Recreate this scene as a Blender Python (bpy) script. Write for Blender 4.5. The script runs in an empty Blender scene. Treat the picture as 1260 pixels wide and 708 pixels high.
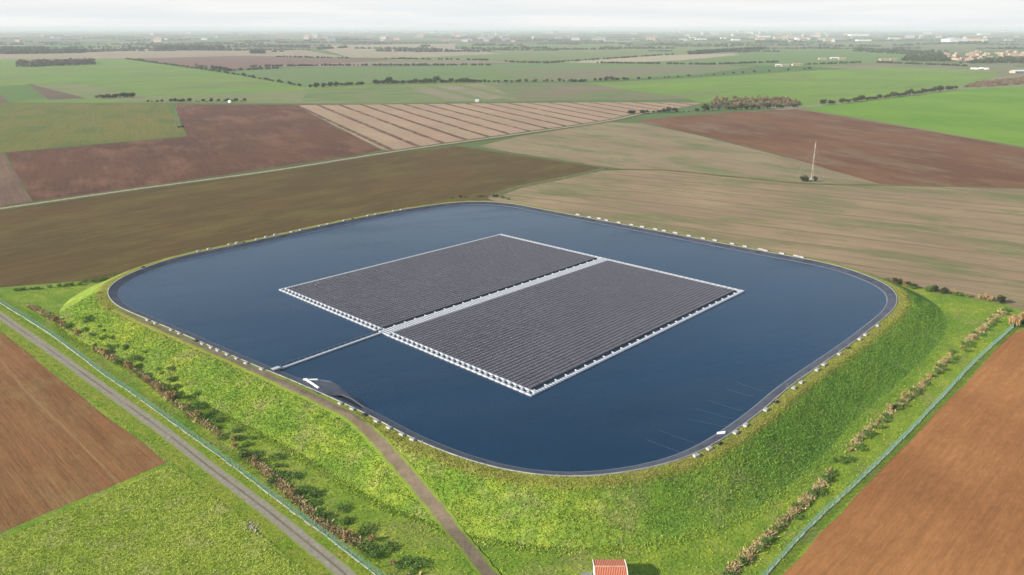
import bpy, math, random
import numpy as np
from mathutils import Vector, Matrix
random.seed(7); rng = np.random.default_rng(11)
scn = bpy.context.scene
COL = scn.collection
PI = math.pi

# ------------------------------------------------------------------ camera
H = 105.0; F = 940.0; HY = 34.0
PITCH = math.atan((354 - HY) / F)
cam = bpy.data.cameras.new('camera'); co = bpy.data.objects.new('camera', cam); COL.objects.link(co)
co.location = (0, 0, H); co.rotation_euler = (PI / 2 - PITCH, 0, 0)
cam.sensor_width = 36; cam.lens = 36 * F / 1260; cam.clip_start = 1; cam.clip_end = 200000
scn.camera = co
CP, SP = math.cos(PITCH), math.sin(PITCH)

def at(x, y, z=0.0):
    """point of the plane at height z seen at photo pixel x, y (only used to survey the layout)"""
    u = (x - 630) / F; v = -(y - 354) / F
    d = (u, CP + v * SP, -SP + v * CP)
    t = (z - H) / d[2]
    return np.array([d[0] * t, d[1] * t])

# ------------------------------------------------------------------ materials
class NT:
    def __init__(s, mat): s.t = mat.node_tree; s.n = s.t.nodes; s.l = s.t.links
    def new(s, kind, **kw):
        n = s.n.new(kind)
        for k, v in kw.items(): setattr(n, k, v)
        return n
    def put(s, sock, v):
        if isinstance(v, bpy.types.NodeSocket): s.l.new(v, sock)
        elif v is not None:
            if hasattr(sock.default_value, '__len__') and not hasattr(v, '__len__'): v = (v,) * len(sock.default_value)
            if hasattr(sock.default_value, '__len__') and len(sock.default_value) == 4 and len(v) == 3: v = (*v, 1)
            sock.default_value = v
    def math(s, op, a, b=None, clamp=False):
        n = s.new('ShaderNodeMath', operation=op, use_clamp=clamp); s.put(n.inputs[0], a)
        if b is not None: s.put(n.inputs[1], b)
        return n.outputs[0]
    def mix(s, f, a, b, kind='MIX'):
        n = s.new('ShaderNodeMix', data_type='RGBA', blend_type=kind)
        s.put(n.inputs[0], f); s.put(n.inputs[6], a); s.put(n.inputs[7], b); return n.outputs[2]
    def noise(s, vec, scale, detail=3, rough=.55, lo=None, hi=None, dist=0):
        n = s.new('ShaderNodeTexNoise'); s.put(n.inputs['Vector'], vec); n.inputs['Scale'].default_value = scale
        n.inputs['Detail'].default_value = detail; n.inputs['Roughness'].default_value = rough; n.inputs['Distortion'].default_value = dist
        o = n.outputs['Fac']
        return o if lo is None else s.rng(o, lo, hi)
    def rng(s, v, lo, hi, a=0, b=1):
        n = s.new('ShaderNodeMapRange'); n.inputs[1].default_value = lo; n.inputs[2].default_value = hi
        n.inputs[3].default_value = a; n.inputs[4].default_value = b; s.put(n.inputs[0], v); return n.outputs[0]
    def pos(s): return s.new('ShaderNodeNewGeometry').outputs['Position']
    def map(s, vec, ang=0, scale=(1, 1, 1), loc=(0, 0, 0)):
        r = s.new('ShaderNodeVectorRotate', rotation_type='Z_AXIS'); s.put(r.inputs['Vector'], vec); r.inputs['Angle'].default_value = -ang
        m = s.new('ShaderNodeMapping'); s.put(m.inputs[0], r.outputs[0]); m.inputs['Scale'].default_value = scale; m.inputs['Location'].default_value = loc
        return m.outputs[0]
    def xyz(s, v):
        n = s.new('ShaderNodeSeparateXYZ'); s.put(n.inputs[0], v); return n.outputs
    def bump(s, h, strength=.5, dist=.1):
        n = s.new('ShaderNodeBump'); s.put(n.inputs['Height'], h); n.inputs['Strength'].default_value = strength; n.inputs['Distance'].default_value = dist
        return n.outputs[0]
    def attr(s, name):
        return s.new('ShaderNodeAttribute', attribute_name=name).outputs['Fac']
def mat(name, base=(.5, .5, .5), rough=.9, metal=0, spec=.3):
    m = bpy.data.materials.new(name); m.use_nodes = True
    t = NT(m); b = t.n['Principled BSDF']
    b.inputs['Base Color'].default_value = (*base, 1); b.inputs['Roughness'].default_value = rough
    b.inputs['Metallic'].default_value = metal; b.inputs['Specular IOR Level'].default_value = spec
    m.diffuse_color = (*base, 1)
    return m, t, b
def plain(name, base, rough=.8, var=.25, scale=1.5, spec=.3):
    m, t, b = mat(name, base, rough, 0, spec)
    o = t.new('ShaderNodeTexCoord').outputs['Object']
    f = t.noise(o, scale, 4, .6, .3, .7)
    t.put(b.inputs['Base Color'], t.mix(f, tuple(c * (1 - var) for c in base), tuple(min(1, c * (1 + var)) for c in base)))
    return m

def field_mat(name, a, b_, ang=0, c=None, streak=.5, period=0, stripe=None, grain=.5, big=.012, width=.18, off=0.0, bumpd=.12, tram=0, seed=0, row=1.2, camt=(.38, .62)):
    """ploughed or sown field: row streaks along ang, patchy tone, fine grain"""
    m, t, bs = mat(name, a, .95, 0, .1)
    p = t.pos()
    q = t.map(p, ang, (1, 1, 1), (seed * 37.0, seed * 91.0, 0))
    st = t.noise(t.map(p, ang, (.012, .35 / row, 1), (seed * 7.1, seed * 3.3, 0)), 1, 4, .7, .3, .7)
    st2 = t.noise(t.map(p, ang, (.05, 1.6 / row, 1), (seed * 3.1, seed * 1.3, 0)), 1, 2, .6, .3, .7)
    bg = t.noise(q, big, 4, .55, *camt)
    gr = t.noise(t.map(p, ang, (.5, 1.3, 1), (seed * 5, 3, 0)), .55, 6, .82, .30, .70)
    col = t.mix(bg, a, b_)
    if c is not None:
        pc = t.noise(t.map(p, ang, (.4, 1, 1), (seed * 17, 5, 0)), big * 2.6, 7, .75, .48, .62)
        col = t.mix(pc, col, c)
    k = t.math('ADD', t.math('MULTIPLY', st, streak * .6), t.math('MULTIPLY', st2, streak * .4))
    k = t.math('ADD', k, t.math('MULTIPLY', gr, grain * .5))
    mul = t.rng(k, 0, streak + grain * .5, 1 - streak * .5 - grain * .38, 1 + streak * .5 + grain * .38)
    vm = t.new('ShaderNodeVectorMath', operation='SCALE'); t.put(vm.inputs[0], col); t.put(vm.inputs['Scale'], mul); col = vm.outputs[0]
    yy = t.xyz(t.map(p, ang))[1]
    if period:
        wob = t.noise(q, .03, 2, .5); y2 = t.math('ADD', yy, t.math('MULTIPLY', wob, period * .10))
        fr = t.math('FRACT', t.math('ADD', t.math('DIVIDE', y2, period), off))
        dd = t.math('ABSOLUTE', t.math('SUBTRACT', fr, .5))
        s = t.rng(dd, width * .5, width * .5 + min(.05, width), 1, 0)
        s = t.math('MULTIPLY', s, t.noise(q, .08, 3, .6, .25, .5))
        col = t.mix(s, col, stripe)
    if tram:
        fr = t.math('FRACT', t.math('DIVIDE', yy, tram))
        dd = t.math('ABSOLUTE', t.math('SUBTRACT', t.math('ABSOLUTE', t.math('SUBTRACT', fr, .5)), .9 / tram))
        s = t.rng(dd, .25 / tram, .5 / tram, .35, 0)
        col = t.mix(s, col, (.16, .13, .07))
    t.put(bs.inputs['Base Color'], col)
    if bumpd: t.put(bs.inputs['Normal'], t.bump(t.math('ADD', gr, t.math('MULTIPLY', st2, .6)), .6, bumpd))
    return m

def grass_mat(name, cols, use_attr=False, scale=.05, zones=True, stripe=0, trans=False):
    """rough grass: cols = (deep green, mid green, yellow green, dry)"""
    m, t, bs = mat(name, cols[1], .9, 0, .12)
    p = t.pos()
    n1 = t.noise(p, scale, 4, .6, .40, .60)
    n2 = t.noise(p, scale * 5, 4, .65, .35, .68)
    n3 = t.noise(p, 1.1, 4, .75, .3, .7)
    n4 = t.noise(t.map(p, 0, (1, 1, 1), (50, 80, 0)), scale * 2.2, 6, .7, .50, .66)
    col = t.mix(n1, cols[1], cols[2]); col = t.mix(t.math('MULTIPLY', n2, .75), col, cols[0]); col = t.mix(t.math('MULTIPLY', n4, .6), col, cols[3])
    if zones:
        # grass colour turns a deeper, darker green towards the right-hand banks
        x = t.xyz(p)
        rr = t.rng(t.math('SUBTRACT', x[0], t.math('MULTIPLY', x[1], .10)), 0, 60, 0, 1)
        col = t.mix(t.math('MULTIPLY', rr, .72), col, t.mix(n2, (.055, .165, .026), (.135, .255, .045)))
        d = t.attr('crest'); dn = t.math('MULTIPLY', d, t.rng(n3, 0, 1, .6, 1))
        col = t.mix(dn, col, t.mix(n2, (.25, .26, .04), (.29, .225, .07)))
    if use_attr:
        a = t.attr('shade')
        mul = t.rng(a, 0, 1, .75, 1.7)
        warm = t.attr('warm')
        col = t.mix(t.math('MULTIPLY', warm, .5), col, cols[2] if not zones else (.24, .25, .045))
    else:
        mul = t.rng(n3, 0, 1, .62, 1.35)
    vm = t.new('ShaderNodeVectorMath', operation='SCALE'); t.put(vm.inputs[0], col); t.put(vm.inputs['Scale'], mul); col = vm.outputs[0]
    t.put(bs.inputs['Base Color'], col)
    if not use_attr: t.put(bs.inputs['Normal'], t.bump(t.noise(p, 1.6, 5, .75), .8, .35))
    return m

GREEN = ((.125, .235, .030), (.225, .345, .042), (.375, .440, .055), (.380, .340, .140))
M = {}
M['berm'] = grass_mat('embankment grass', GREEN)
M['tuft'] = grass_mat('grass tufts', GREEN, True)
M['apron'] = grass_mat('mown grass', ((.110, .205, .024), (.18, .285, .03), (.30, .36, .04), (.29, .27, .09)), scale=.04, zones=False)
M['water'], t, b = mat('reservoir water', (.010, .030, .052), .10, 0, .5)
b.inputs['IOR'].default_value = 1.33
p = t.pos()
wp = t.noise(t.map(p, .5, (.35, 1, 1)), .02, 4, .6, .35, .65)
t.put(b.inputs['Base Color'], t.mix(wp, (.003, .026, .060), (.006, .038, .082)))
w2 = t.noise(t.map(p, .35, (.012, .05, 1)), 1, 5, .65, .35, .65)
t.put(b.inputs['Roughness'], t.rng(w2, 0, 1, .08, .24))
rip = t.noise(t.map(p, .5, (.6, 1.6, 1)), 1.3, 4, .65)
rip = t.math('MULTIPLY', rip, t.rng(w2, 0, 1, .5, 1.6))
t.put(b.inputs['Normal'], t.bump(rip, .35, .14))
M['liner'], t, b = mat('pond liner', (.10, .105, .13), .5, 0, .4)
p = t.pos(); n = t.noise(p, .25, 4, .6, .35, .65)
wz = t.xyz(p)[2]
tide = t.rng(t.math('ADD', wz, t.math('MULTIPLY', n, .12)), 5.02, 5.2, 1, 0)
c = t.mix(n, (.035, .038, .055), (.075, .08, .105)); c = t.mix(t.math('MULTIPLY', tide, .8), c, (.24, .26, .28))
t.put(b.inputs['Base Color'], c); t.put(b.inputs['Normal'], t.bump(t.noise(p, .8, 3), .4, .1))
M['ramp'] = plain('pale worn liner', (.13, .145, .17), .6, .25, .4)
M['track'], t, b = mat('earth track', (.2, .14, .09), .95, 0, .1)
p = t.pos(); n = t.noise(p, .5, 5, .7, .3, .7); e = t.attr('edge')
c = t.mix(n, (.150, .112, .074), (.250, .195, .135)); c = t.mix(t.noise(p, .25, 4, .6, .5, .62), c, (.16, .12, .075))
eg = t.rng(t.math('ADD', e, t.math('MULTIPLY', t.noise(p, .6, 4, .7), .9)), 1.0, 1.3, 0, 1)
c = t.mix(eg, c, (.19, .27, .03)); t.put(b.inputs['Base Color'], c); t.put(b.inputs['Normal'], t.bump(n, .6, .15))
M['road'], t, b = mat('gravel road', (.3, .28, .25), .95, 0, .1)
p = t.pos(); n = t.noise(p, .9, 5, .7, .3, .7); e = t.attr('edge')
c = t.mix(n, (.22, .19, .145), (.36, .315, .25))
mid = t.math('MULTIPLY', t.rng(e, .08, .20, .75, 0), t.noise(p, .05, 4, .7, .3, .55))
c = t.mix(mid, c, (.13, .12, .07))
eg = t.rng(t.math('ADD', e, t.math('MULTIPLY', t.noise(p, .5, 4, .7), .7)), 1.0, 1.3, 0, 1)
c = t.mix(eg, c, (.20, .27, .03)); t.put(b.inputs['Base Color'], c)
M['hdpe'] = plain('pale float plastic', (.47, .48, .51), .5, .08, .3)
M['deckdark'] = plain('dark float underside', (.045, .045, .052), .7, .3, .3)
M['panel'], t, b = mat('solar glass', (.03, .03, .038), .22, 0, .5)
a = t.attr('shade'); pn = t.noise(t.pos(), .035, 3, .6, .3, .7)
t.put(b.inputs['Base Color'], t.mix(t.math('MULTIPLY', t.math('ADD', a, pn), .5), (.078, .070, .086), (.108, .098, .118)))
M['frame'] = plain('grey aluminium', (.32, .32, .34), .5, .1, 3)
M['concrete'] = plain('pale concrete', (.42, .41, .37), .85, .3, 2.5)
M['concrete_dark'] = plain('stained concrete', (.30, .29, .26), .9, .3, 2.5)
M['black'] = plain('black plastic', (.025, .025, .028), .6, .3, 3)
M['white'] = plain('white paint', (.75, .75, .73), .6, .08, 1)
M['rope'] = plain('grey rope', (.045, .075, .10), .8, .1, 1)
M['wire'] = plain('green fence wire', (.17, .33, .27), .5, .15, 2)
M['stone'] = plain('white gravel strip', (.42, .42, .36), .9, .35, .7)
M['steel'] = plain('galvanised steel', (.5, .47, .45), .5, .15, 3)
M['redpaint'] = plain('faded red paint', (.42, .27, .23), .5, .15, 3)
M['render'] = plain('white render', (.78, .77, .72), .85, .08, 1)
M['farwall'] = plain('grey town wall', (.40, .39, .37), .9, .1, .05)
M['cream'] = plain('cream render', (.46, .39, .29), .85, .15, .1)
M['glass'] = plain('dark window', (.03, .035, .04), .2, .1, 1)
M['door'] = plain('grey door', (.22, .24, .25), .5, .1, 1)
M['roofgrey'] = plain('grey roof sheet', (.30, .31, .32), .7, .15, .1)
M['roofwhite'] = plain('white roof sheet', (.72, .73, .73), .6, .08, .05)
def tile_mat(name, base, per):
    m, t, b = mat(name, base, .85)
    o = t.new('ShaderNodeTexCoord').outputs['Object']; x = t.xyz(o)
    w = t.math('SINE', t.math('MULTIPLY', x[0], 2 * PI / per))
    n = t.noise(o, 2.2, 5, .7, .3, .7)
    c = t.mix(n, tuple(v * .78 for v in base), tuple(min(1, v * 1.2) for v in base))
    c = t.mix(t.rng(w, -1, -.2, .4, 0), c, tuple(v * .55 for v in base))
    t.put(b.inputs['Base Color'], c); t.put(b.inputs['Normal'], t.bump(w, .7, .06))
    return m
M['tile'] = tile_mat('terracotta tiles', (.62, .21, .12), .34)
M['tilefar'] = plain('village roof tiles', (.44, .25, .18), .9, .2, .02)
def leaf_mat(name, a, b_, c):
    m, t, b = mat(name, a, .8, 0, .2)
    s = t.attr('shade'); i = t.new('ShaderNodeObjectInfo').outputs['Random']
    col = t.mix(s, a, b_); col = t.mix(t.math('MULTIPLY', i, .45), col, c)
    t.put(b.inputs['Base Color'], col)
    return m
M['leaf_dark'] = leaf_mat('dark green leaves', (.018, .032, .012), (.055, .080, .026), (.07, .068, .03))
M['leaf_green'] = leaf_mat('bramble leaves', (.06, .135, .025), (.14, .25, .045), (.17, .22, .06))
M['leaf_russet'] = leaf_mat('russet twigs', (.10, .065, .038), (.23, .155, .09), (.20, .13, .09))
M['leaf_grey'] = leaf_mat('bare grey twigs', (.06, .055, .045), (.14, .13, .10), (.17, .13, .09))
M['reed'] = leaf_mat('dry brown stems', (.26, .17, .075), (.55, .40, .20), (.50, .31, .14))
M['bark'] = plain('bark', (.07, .055, .04), .95, .3, 2)
M['farwood'] = plain('far woodland', (.040, .050, .030), .95, .4, .01)

# ------------------------------------------------------------------ mesh helpers
def arr_mesh(name, V, Fc, attrs=None, smooth=False):
    """V (n,3) and Fc (m,k) arrays -> mesh"""
    V = np.asarray(V, np.float32).reshape(-1, 3); Fc = np.asarray(Fc, np.int32); k = Fc.shape[1]
    me = bpy.data.meshes.new(name)
    me.vertices.add(len(V)); me.vertices.foreach_set('co', V.ravel())
    me.loops.add(Fc.size); me.loops.foreach_set('vertex_index', Fc.ravel())
    me.polygons.add(len(Fc)); me.polygons.foreach_set('loop_start', np.arange(0, Fc.size, k, dtype=np.int32))
    me.polygons.foreach_set('loop_total', np.full(len(Fc), k, np.int32))
    if smooth: me.polygons.foreach_set('use_smooth', np.ones(len(Fc), bool))
    me.update(calc_edges=True)
    for n, a in (attrs or {}).items():
        dom = 'POINT' if len(a) == len(V) else 'FACE'
        at_ = me.attributes.new(n, 'FLOAT', dom); at_.data.foreach_set('value', np.asarray(a, np.float32))
    return me
def link(name, me, m=None, parent=None, loc=None, rz=0):
    o = bpy.data.objects.new(name, me); COL.objects.link(o)
    if me is not None and m is not None and not me.materials:
        for x in (m if isinstance(m, (list, tuple)) else [m]): me.materials.append(M[x] if isinstance(x, str) else x)
    if parent is not None: o.parent = parent
    if loc is not None: o.location = loc
    if rz: o.rotation_euler.z = rz
    return o
def tag(o, label, cat, group=None):
    o['label'] = label; o['category'] = cat
    if group: o['group'] = group
    return o
def structure(o): o['kind'] = 'structure'; return o
def stuff(o): o['kind'] = 'stuff'; return o
class MB:
    """collects boxes / bars / polys (quads) into one mesh"""
    def __init__(s): s.v = []; s.f = []
    def poly(s, pts):
        k = len(s.v); s.v += [tuple(map(float, p)) for p in pts]; s.f.append(tuple(range(k, k + len(pts))))
    def box(s, c, d, rz=0, taper=1.0, bev=0):
        cx, cy, cz = c; dx, dy, dz = (v / 2 for v in d); k = len(s.v); cr, sr = math.cos(rz), math.sin(rz)
        lv = [(-dz, 1), (dz, taper)] if not bev else [(-dz, 1), (dz - bev, taper), (dz, taper * (1 - bev / dx))]
        for z, sc in lv:
            for x, y in ((-dx, -dy), (dx, -dy), (dx, dy), (-dx, dy)):
                xx = x * sc; yy = y * (sc if not (bev and z == dz) else taper * (1 - bev / dy))
                s.v.append((cx + xx * cr - yy * sr, cy + xx * sr + yy * cr, cz + z))
        s.f.append((k + 3, k + 2, k + 1, k))
        for j in range(len(lv) - 1):
            a = k + 4 * j
            for i in range(4): s.f.append((a + i, a + (i + 1) % 4, a + 4 + (i + 1) % 4, a + 4 + i))
        a = k + 4 * (len(lv) - 1); s.f.append((a, a + 1, a + 2, a + 3))
    def bar(s, a, b, r, n=4, r2=None):
        a = Vector(a); b = Vector(b); d = (b - a).normalized(); u = d.orthogonal().normalized(); w = d.cross(u); k = len(s.v)
        for p, q in ((a, r), (b, r if r2 is None else r2)):
            for i in range(n):
                t_ = 2 * PI * i / n + PI / 4; s.v.append(tuple(p + u * math.cos(t_) * q + w * math.sin(t_) * q))
        for i in range(n): s.f.append((k + i, k + (i + 1) % n, k + n + (i + 1) % n, k + n + i))
        s.f.append(tuple(range(k + n - 1, k - 1, -1))); s.f.append(tuple(range(k + n, k + 2 * n)))
    def mesh(s, name):
        me = bpy.data.meshes.new(name); me.from_pydata(s.v, [], s.f); me.update(); return me
    def build(s, name, m, parent=None, loc=None, rz=0): return link(name, s.mesh(name), m, parent, loc, rz)
def empty(name, loc, rz=0):
    o = bpy.data.objects.new(name, None); COL.objects.link(o); o.location = loc; o.rotation_euler.z = rz; o.empty_display_size = 1; return o
def copy_tree(o, loc, rz=0, sc=1.0, parent=None):
    c = o.copy(); COL.objects.link(c); c.location = loc; c.rotation_euler = (0, 0, rz); c.scale = (sc,) * 3 if not hasattr(sc, '__len__') else sc
    for ch in o.children:
        d = ch.copy(); COL.objects.link(d); d.parent = c
        for g in ch.children:
            e = g.copy(); COL.objects.link(e); e.parent = d
    return c
ONES = ['', 'first', 'second', 'third', 'fourth', 'fifth', 'sixth', 'seventh', 'eighth', 'ninth', 'tenth', 'eleventh', 'twelfth', 'thirteenth', 'fourteenth', 'fifteenth', 'sixteenth', 'seventeenth', 'eighteenth', 'nineteenth']
TENS = {2: 'twent', 3: 'thirt', 4: 'fort', 5: 'fift', 6: 'sixt', 7: 'sevent', 8: 'eight'}
def nth(n):
    if n < 20: return ONES[n]
    d, r = divmod(n, 10)
    return TENS[d] + ('ieth' if r == 0 else 'y-' + ONES[r])

def pw(n): return 0.0
def wav(x, y):
    """gentle uneven ground, metres"""
    return (np.sin(x * .31 + 1.3 * np.sin(y * .17)) * np.sin(y * .27 + 1.1 * np.sin(x * .21)) * .16
            + np.sin(x * .93 + y * .41) * np.sin(y * 1.07 - x * .33) * .07)

# ------------------------------------------------------------------ reservoir rim
ZC, ZW = 6.0, 4.95
rim_px = [(132.4, 359), (136, 352), (149, 342.5), (163, 336), (178, 330), (216, 317.5), (262, 307.5), (320, 295.5), (380, 282), (437, 269.8), (485, 260.5), (526, 253.9), (564, 249.3), (592, 248.3),
          (630, 251), (671, 258.7), (747, 272.9), (810, 284.8), (874, 297.2), (940, 309.8), (991, 319), (1029, 327), (1067, 339.5), (1092.5, 351.5), (1101.5, 360), (1104, 370), (1098.5, 381), (1077, 399.4),
          (1042, 426), (1001, 454), (965, 480), (939, 503.5), (916, 520.5), (899, 533), (883, 543.5), (863, 554), (844, 563.5), (798, 575.5), (747, 584), (696, 586.5), (645, 582), (602, 573), (564, 561.5), (521, 544.5), (493, 531.5), (466, 516),
          (420, 494), (381, 477), (354, 465), (327, 454.5), (300, 443), (256, 424), (212.5, 405), (182, 392.3), (156.6, 382), (144, 375.8), (135.5, 367)]
rp = np.array([at(x, y, ZC) for x, y in rim_px])
def catmull(P, per=8, closed=True):
    out = []; n = len(P)
    for i in range(n if closed else n - 1):
        if closed: a, b, c, d = P[(i - 1) % n], P[i], P[(i + 1) % n], P[(i + 2) % n]
        else: a, b, c, d = P[max(i - 1, 0)], P[i], P[i + 1], P[min(i + 2, n - 1)]
        for k in range(per):
            t_ = k / per
            out.append(.5 * (2 * b + (c - a) * t_ + (2 * a - 5 * b + 4 * c - d) * t_ ** 2 + (3 * b - a - 3 * c + d) * t_ ** 3))
    if not closed: out.append(P[-1])
    return np.array(out)
def resample(P, step, closed=True):
    Q = np.vstack([P, P[:1]]) if closed else P
    s = np.r_[0, np.cumsum(np.linalg.norm(np.diff(Q, axis=0), axis=1))]
    n = max(2, int(round(s[-1] / step)))
    u = np.linspace(0, s[-1], n + (0 if closed else 1), endpoint=not closed)
    return np.c_[np.interp(u, s, Q[:, 0]), np.interp(u, s, Q[:, 1])]
rim = resample(catmull(rp), 1.3)
for _ in range(40): rim = rim * .5 + np.roll(rim, 1, 0) * .25 + np.roll(rim, -1, 0) * .25
NR = len(rim)
tan = np.roll(rim, -1, 0) - np.roll(rim, 1, 0); tan /= np.linalg.norm(tan, axis=1)[:, None]
area = .5 * np.sum(rim[:, 0] * np.roll(rim[:, 1], -1) - np.roll(rim[:, 0], -1) * rim[:, 1])
nrm = np.c_[tan[:, 1], -tan[:, 0]] * (1 if area > 0 else -1)      # outward
CW, SW = 3.6, 14.5                                                 # crest width, bank run
def prof(d):
    d = np.asarray(d, float)
    s = np.clip((d - CW) / SW, 0, 1); s = s * .8 + (s * s * (3 - 2 * s)) * .2
    up = ZC * (1 - s)
    return np.where(d < 0, ZC + np.maximum(d, -14) / 3.0, up)
def rimdist(x, y):
    x = np.atleast_1d(x); y = np.atleast_1d(y); out = np.empty(len(x))
    for i in range(0, len(x), 4000):
        dx = x[i:i + 4000, None] - rim[None, :, 0]; dy = y[i:i + 4000, None] - rim[None, :, 1]
        k = np.argmin(dx * dx + dy * dy, axis=1); r = np.arange(len(k))
        out[i:i + 4000] = dx[r, k] * nrm[k, 0] + dy[r, k] * nrm[k, 1]
        far = np.abs(out[i:i + 4000]) < 0
    return out
def hgt(x, y):
    x = np.atleast_1d(np.asarray(x, float)); y = np.atleast_1d(np.asarray(y, float))
    d = rimdist(x, y)
    dd = np.sqrt(np.min((x[:, None] - rim[None, ::2, 0]) ** 2 + (y[:, None] - rim[None, ::2, 1]) ** 2, axis=1)) if len(x) < 30000 else np.abs(d)
    d = np.where(d > 0, np.maximum(d, dd * .98), d)
    w = np.clip(d / 3, 0, 1) * np.clip((CW + SW + 1 - d) / 4, 0, 1)
    return prof(d) + wav(x, y) * w
def onland(px, py):
    z = 3.0
    for _ in range(12):
        q = at(px, py, z); z = .5 * z + .5 * float(hgt(q[0], q[1])[0])
    return np.array([q[0], q[1], z])

offs = np.r_[0, .5, 1.2, 2, 2.8, 3.6, np.linspace(4.3, CW + SW, 18), CW + SW + .8]
V = []; cr = []
for d in offs:
    q = rim + nrm * d
    w = np.clip(d / 3, 0, 1) * np.clip((CW + SW + 1 - d) / 4, 0, 1)
    z = prof(np.full(NR, d)) + wav(q[:, 0], q[:, 1]) * w
    if d > CW + SW: z = z - .35
    V.append(np.c_[q, z]); cr.append(np.full(NR, 1.0 if d <= 3.8 else max(0, 1 - (d - 3.8) / 1.8)))
V = np.vstack(V); cr = np.concatenate(cr)
i = np.arange(NR); j = (i + 1) % NR
Fc = np.vstack([np.c_[k * NR + i, k * NR + j, (k + 1) * NR + j, (k + 1) * NR + i] for k in range(len(offs) - 1)])
if area < 0: Fc = Fc[:, ::-1]
Fc = Fc[:, ::-1] if area > 0 else Fc
me = arr_mesh('embankment', V, Fc, {'crest': cr}, True)
structure(link('embankment', me, 'berm'))
# liner: from just under the crest grass down to the pond floor, one sheet
V = []
for d in (.12, 0, -1, -2, -3, -4.2, -6, -9, -12):
    q = rim + nrm * d; V.append(np.c_[q, np.full(NR, ZC + .05 if d > 0 else ZC + .04 + d / 3.0)])
V.append(np.tile(np.array([[rim[:, 0].mean(), rim[:, 1].mean(), 1.9]]), (NR, 1)))
V = np.vstack(V); Fc = np.vstack([np.c_[k * NR + i, k * NR + j, (k + 1) * NR + j, (k + 1) * NR + i] for k in range(9)])
structure(link('pond_liner', arr_mesh('pond_liner', V, Fc, None, True), 'liner'))
# rim cable / kerb: pale folded edge of the liner
V = np.vstack([np.c_[rim + nrm * d, np.full(NR, z)] for d, z in ((.1, ZC), (.1, ZC + .16), (.42, ZC + .16), (.42, ZC - .05))])
Fc = np.vstack([np.c_[k * NR + i, k * NR + j, (k + 1) * NR + j, (k + 1) * NR + i] for k in range(3)])
structure(link('liner_edge', arr_mesh('liner_edge', V, Fc), plain('pale folded liner edge', (.33, .34, .33), .7, .25, .3)))
# water sheet, ends inside the liner slope
q = rim - nrm * 2.7
V = np.vstack([np.c_[q, np.full(NR, ZW)], np.c_[(q - q.mean(0)) * .5 + q.mean(0), np.full(NR, ZW)]])
V = np.vstack([V, [[*q.mean(0), ZW]]])
bm_f = [(int(a), int(b), int(b) + NR, int(a) + NR) for a, b in zip(i, j)] + [(int(a) + NR, int(b) + NR, 2 * NR) for a, b in zip(i, j)]
me = bpy.data.meshes.new('water'); me.from_pydata([tuple(v) for v in V], [], bm_f); me.update()
structure(link('water', me, 'water'))

# ------------------------------------------------------------------ ground and fields
def polymesh(name, pts, z):
    me = bpy.data.meshes.new(name); n = len(pts)
    k = sum(pts[a][0] * pts[(a + 1) % n][1] - pts[(a + 1) % n][0] * pts[a][1] for a in range(n))
    if k < 0: pts = pts[::-1]
    me.from_pydata([(float(a), float(b), z) for a, b in pts], [], [tuple(range(n))]); me.update(); return me
# base ground with a patchwork of far fields
gm, t, b = mat('far farmland', (.12, .16, .05), .95, 0, .1)
p = t.pos(); vv = t.map(p, .22, (1 / 620, 1 / 950, 0))
vo = t.new('ShaderNodeTexVoronoi', feature='F1'); t.put(vo.inputs['Vector'], vv); vo.inputs['Scale'].default_value = 1; vo.inputs['Randomness'].default_value = .75
rx = t.xyz(vo.outputs['Color'])
c = t.mix(t.rng(rx[0], .28, .30), (.085, .165, .035), (.115, .175, .055)); c = t.mix(t.rng(rx[0], .45, .47), c, (.24, .21, .12)); c = t.mix(t.rng(rx[0], .62, .64), c, (.17, .115, .075))
c = t.mix(t.rng(rx[0], .74, .76), c, (.10, .19, .04)); c = t.mix(t.rng(rx[0], .90, .91), c, (.30, .26, .17))
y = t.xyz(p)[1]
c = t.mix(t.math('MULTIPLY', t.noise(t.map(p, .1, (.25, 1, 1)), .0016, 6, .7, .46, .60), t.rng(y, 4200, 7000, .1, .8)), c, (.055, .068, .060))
c = t.mix(t.noise(t.map(p, .2, (.3, 1, 1)), .004, 4, .6, .4, .8), c, (.12, .14, .06))
t.put(b.inputs['Base Color'], c)
me = bpy.data.meshes.new('ground'); G = 60000
me.from_pydata([(-G, -300, -.12), (G, -300, -.12), (G, G, -.12), (-G, G, -.12)], [], [(0, 1, 2, 3)])
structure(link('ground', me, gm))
# near apron of grass round the reservoir
structure(link('grass_ground', polymesh('grass_ground', [(-290, -100), (300, -100), (260, 330), (120, 400), (0, 470), (-120, 420), (-215, 330)], -.06), 'apron'))

def ang(p0, p1):
    a, b_ = at(*p0), at(*p1); return math.atan2(b_[1] - a[1], b_[0] - a[0])
def rowoff(p0, an, period):
    a = at(*p0); y_ = -a[0] * math.sin(an) + a[1] * math.cos(an)
    return (.5 - y_ / period) % 1
nf = [0]
def field(px, m, z=None, jag=True):
    nf[0] += 1
    pts = np.array([at(x, y) for x, y in px])
    if jag:
        out = []
        n = len(pts)
        for a in range(n):
            p0, p1 = pts[a], pts[(a + 1) % n]; L = np.linalg.norm(p1 - p0); k = int(min(60, max(1, L / 9)))
            dirn = (p1 - p0) / max(L, 1e-6); pr = np.array([-dirn[1], dirn[0]])
            ph = rng.random(2) * 6
            for b_ in range(k):
                s = b_ / k
                w = math.sin(PI * s) * (.35 * math.sin(ph[0] + s * L * .05) + rng.normal() * .16)
                out.append(p0 + (p1 - p0) * s + pr * w * min(1.6, 1 + L / 900))
        pts = np.array(out)
    z = -.04 + nf[0] * .004 if z is None else z
    return structure(link('field', polymesh('field', [tuple(q) for q in pts], z), m))
SOIL_R = ((.27, .135, .072), (.225, .105, .055))
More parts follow.
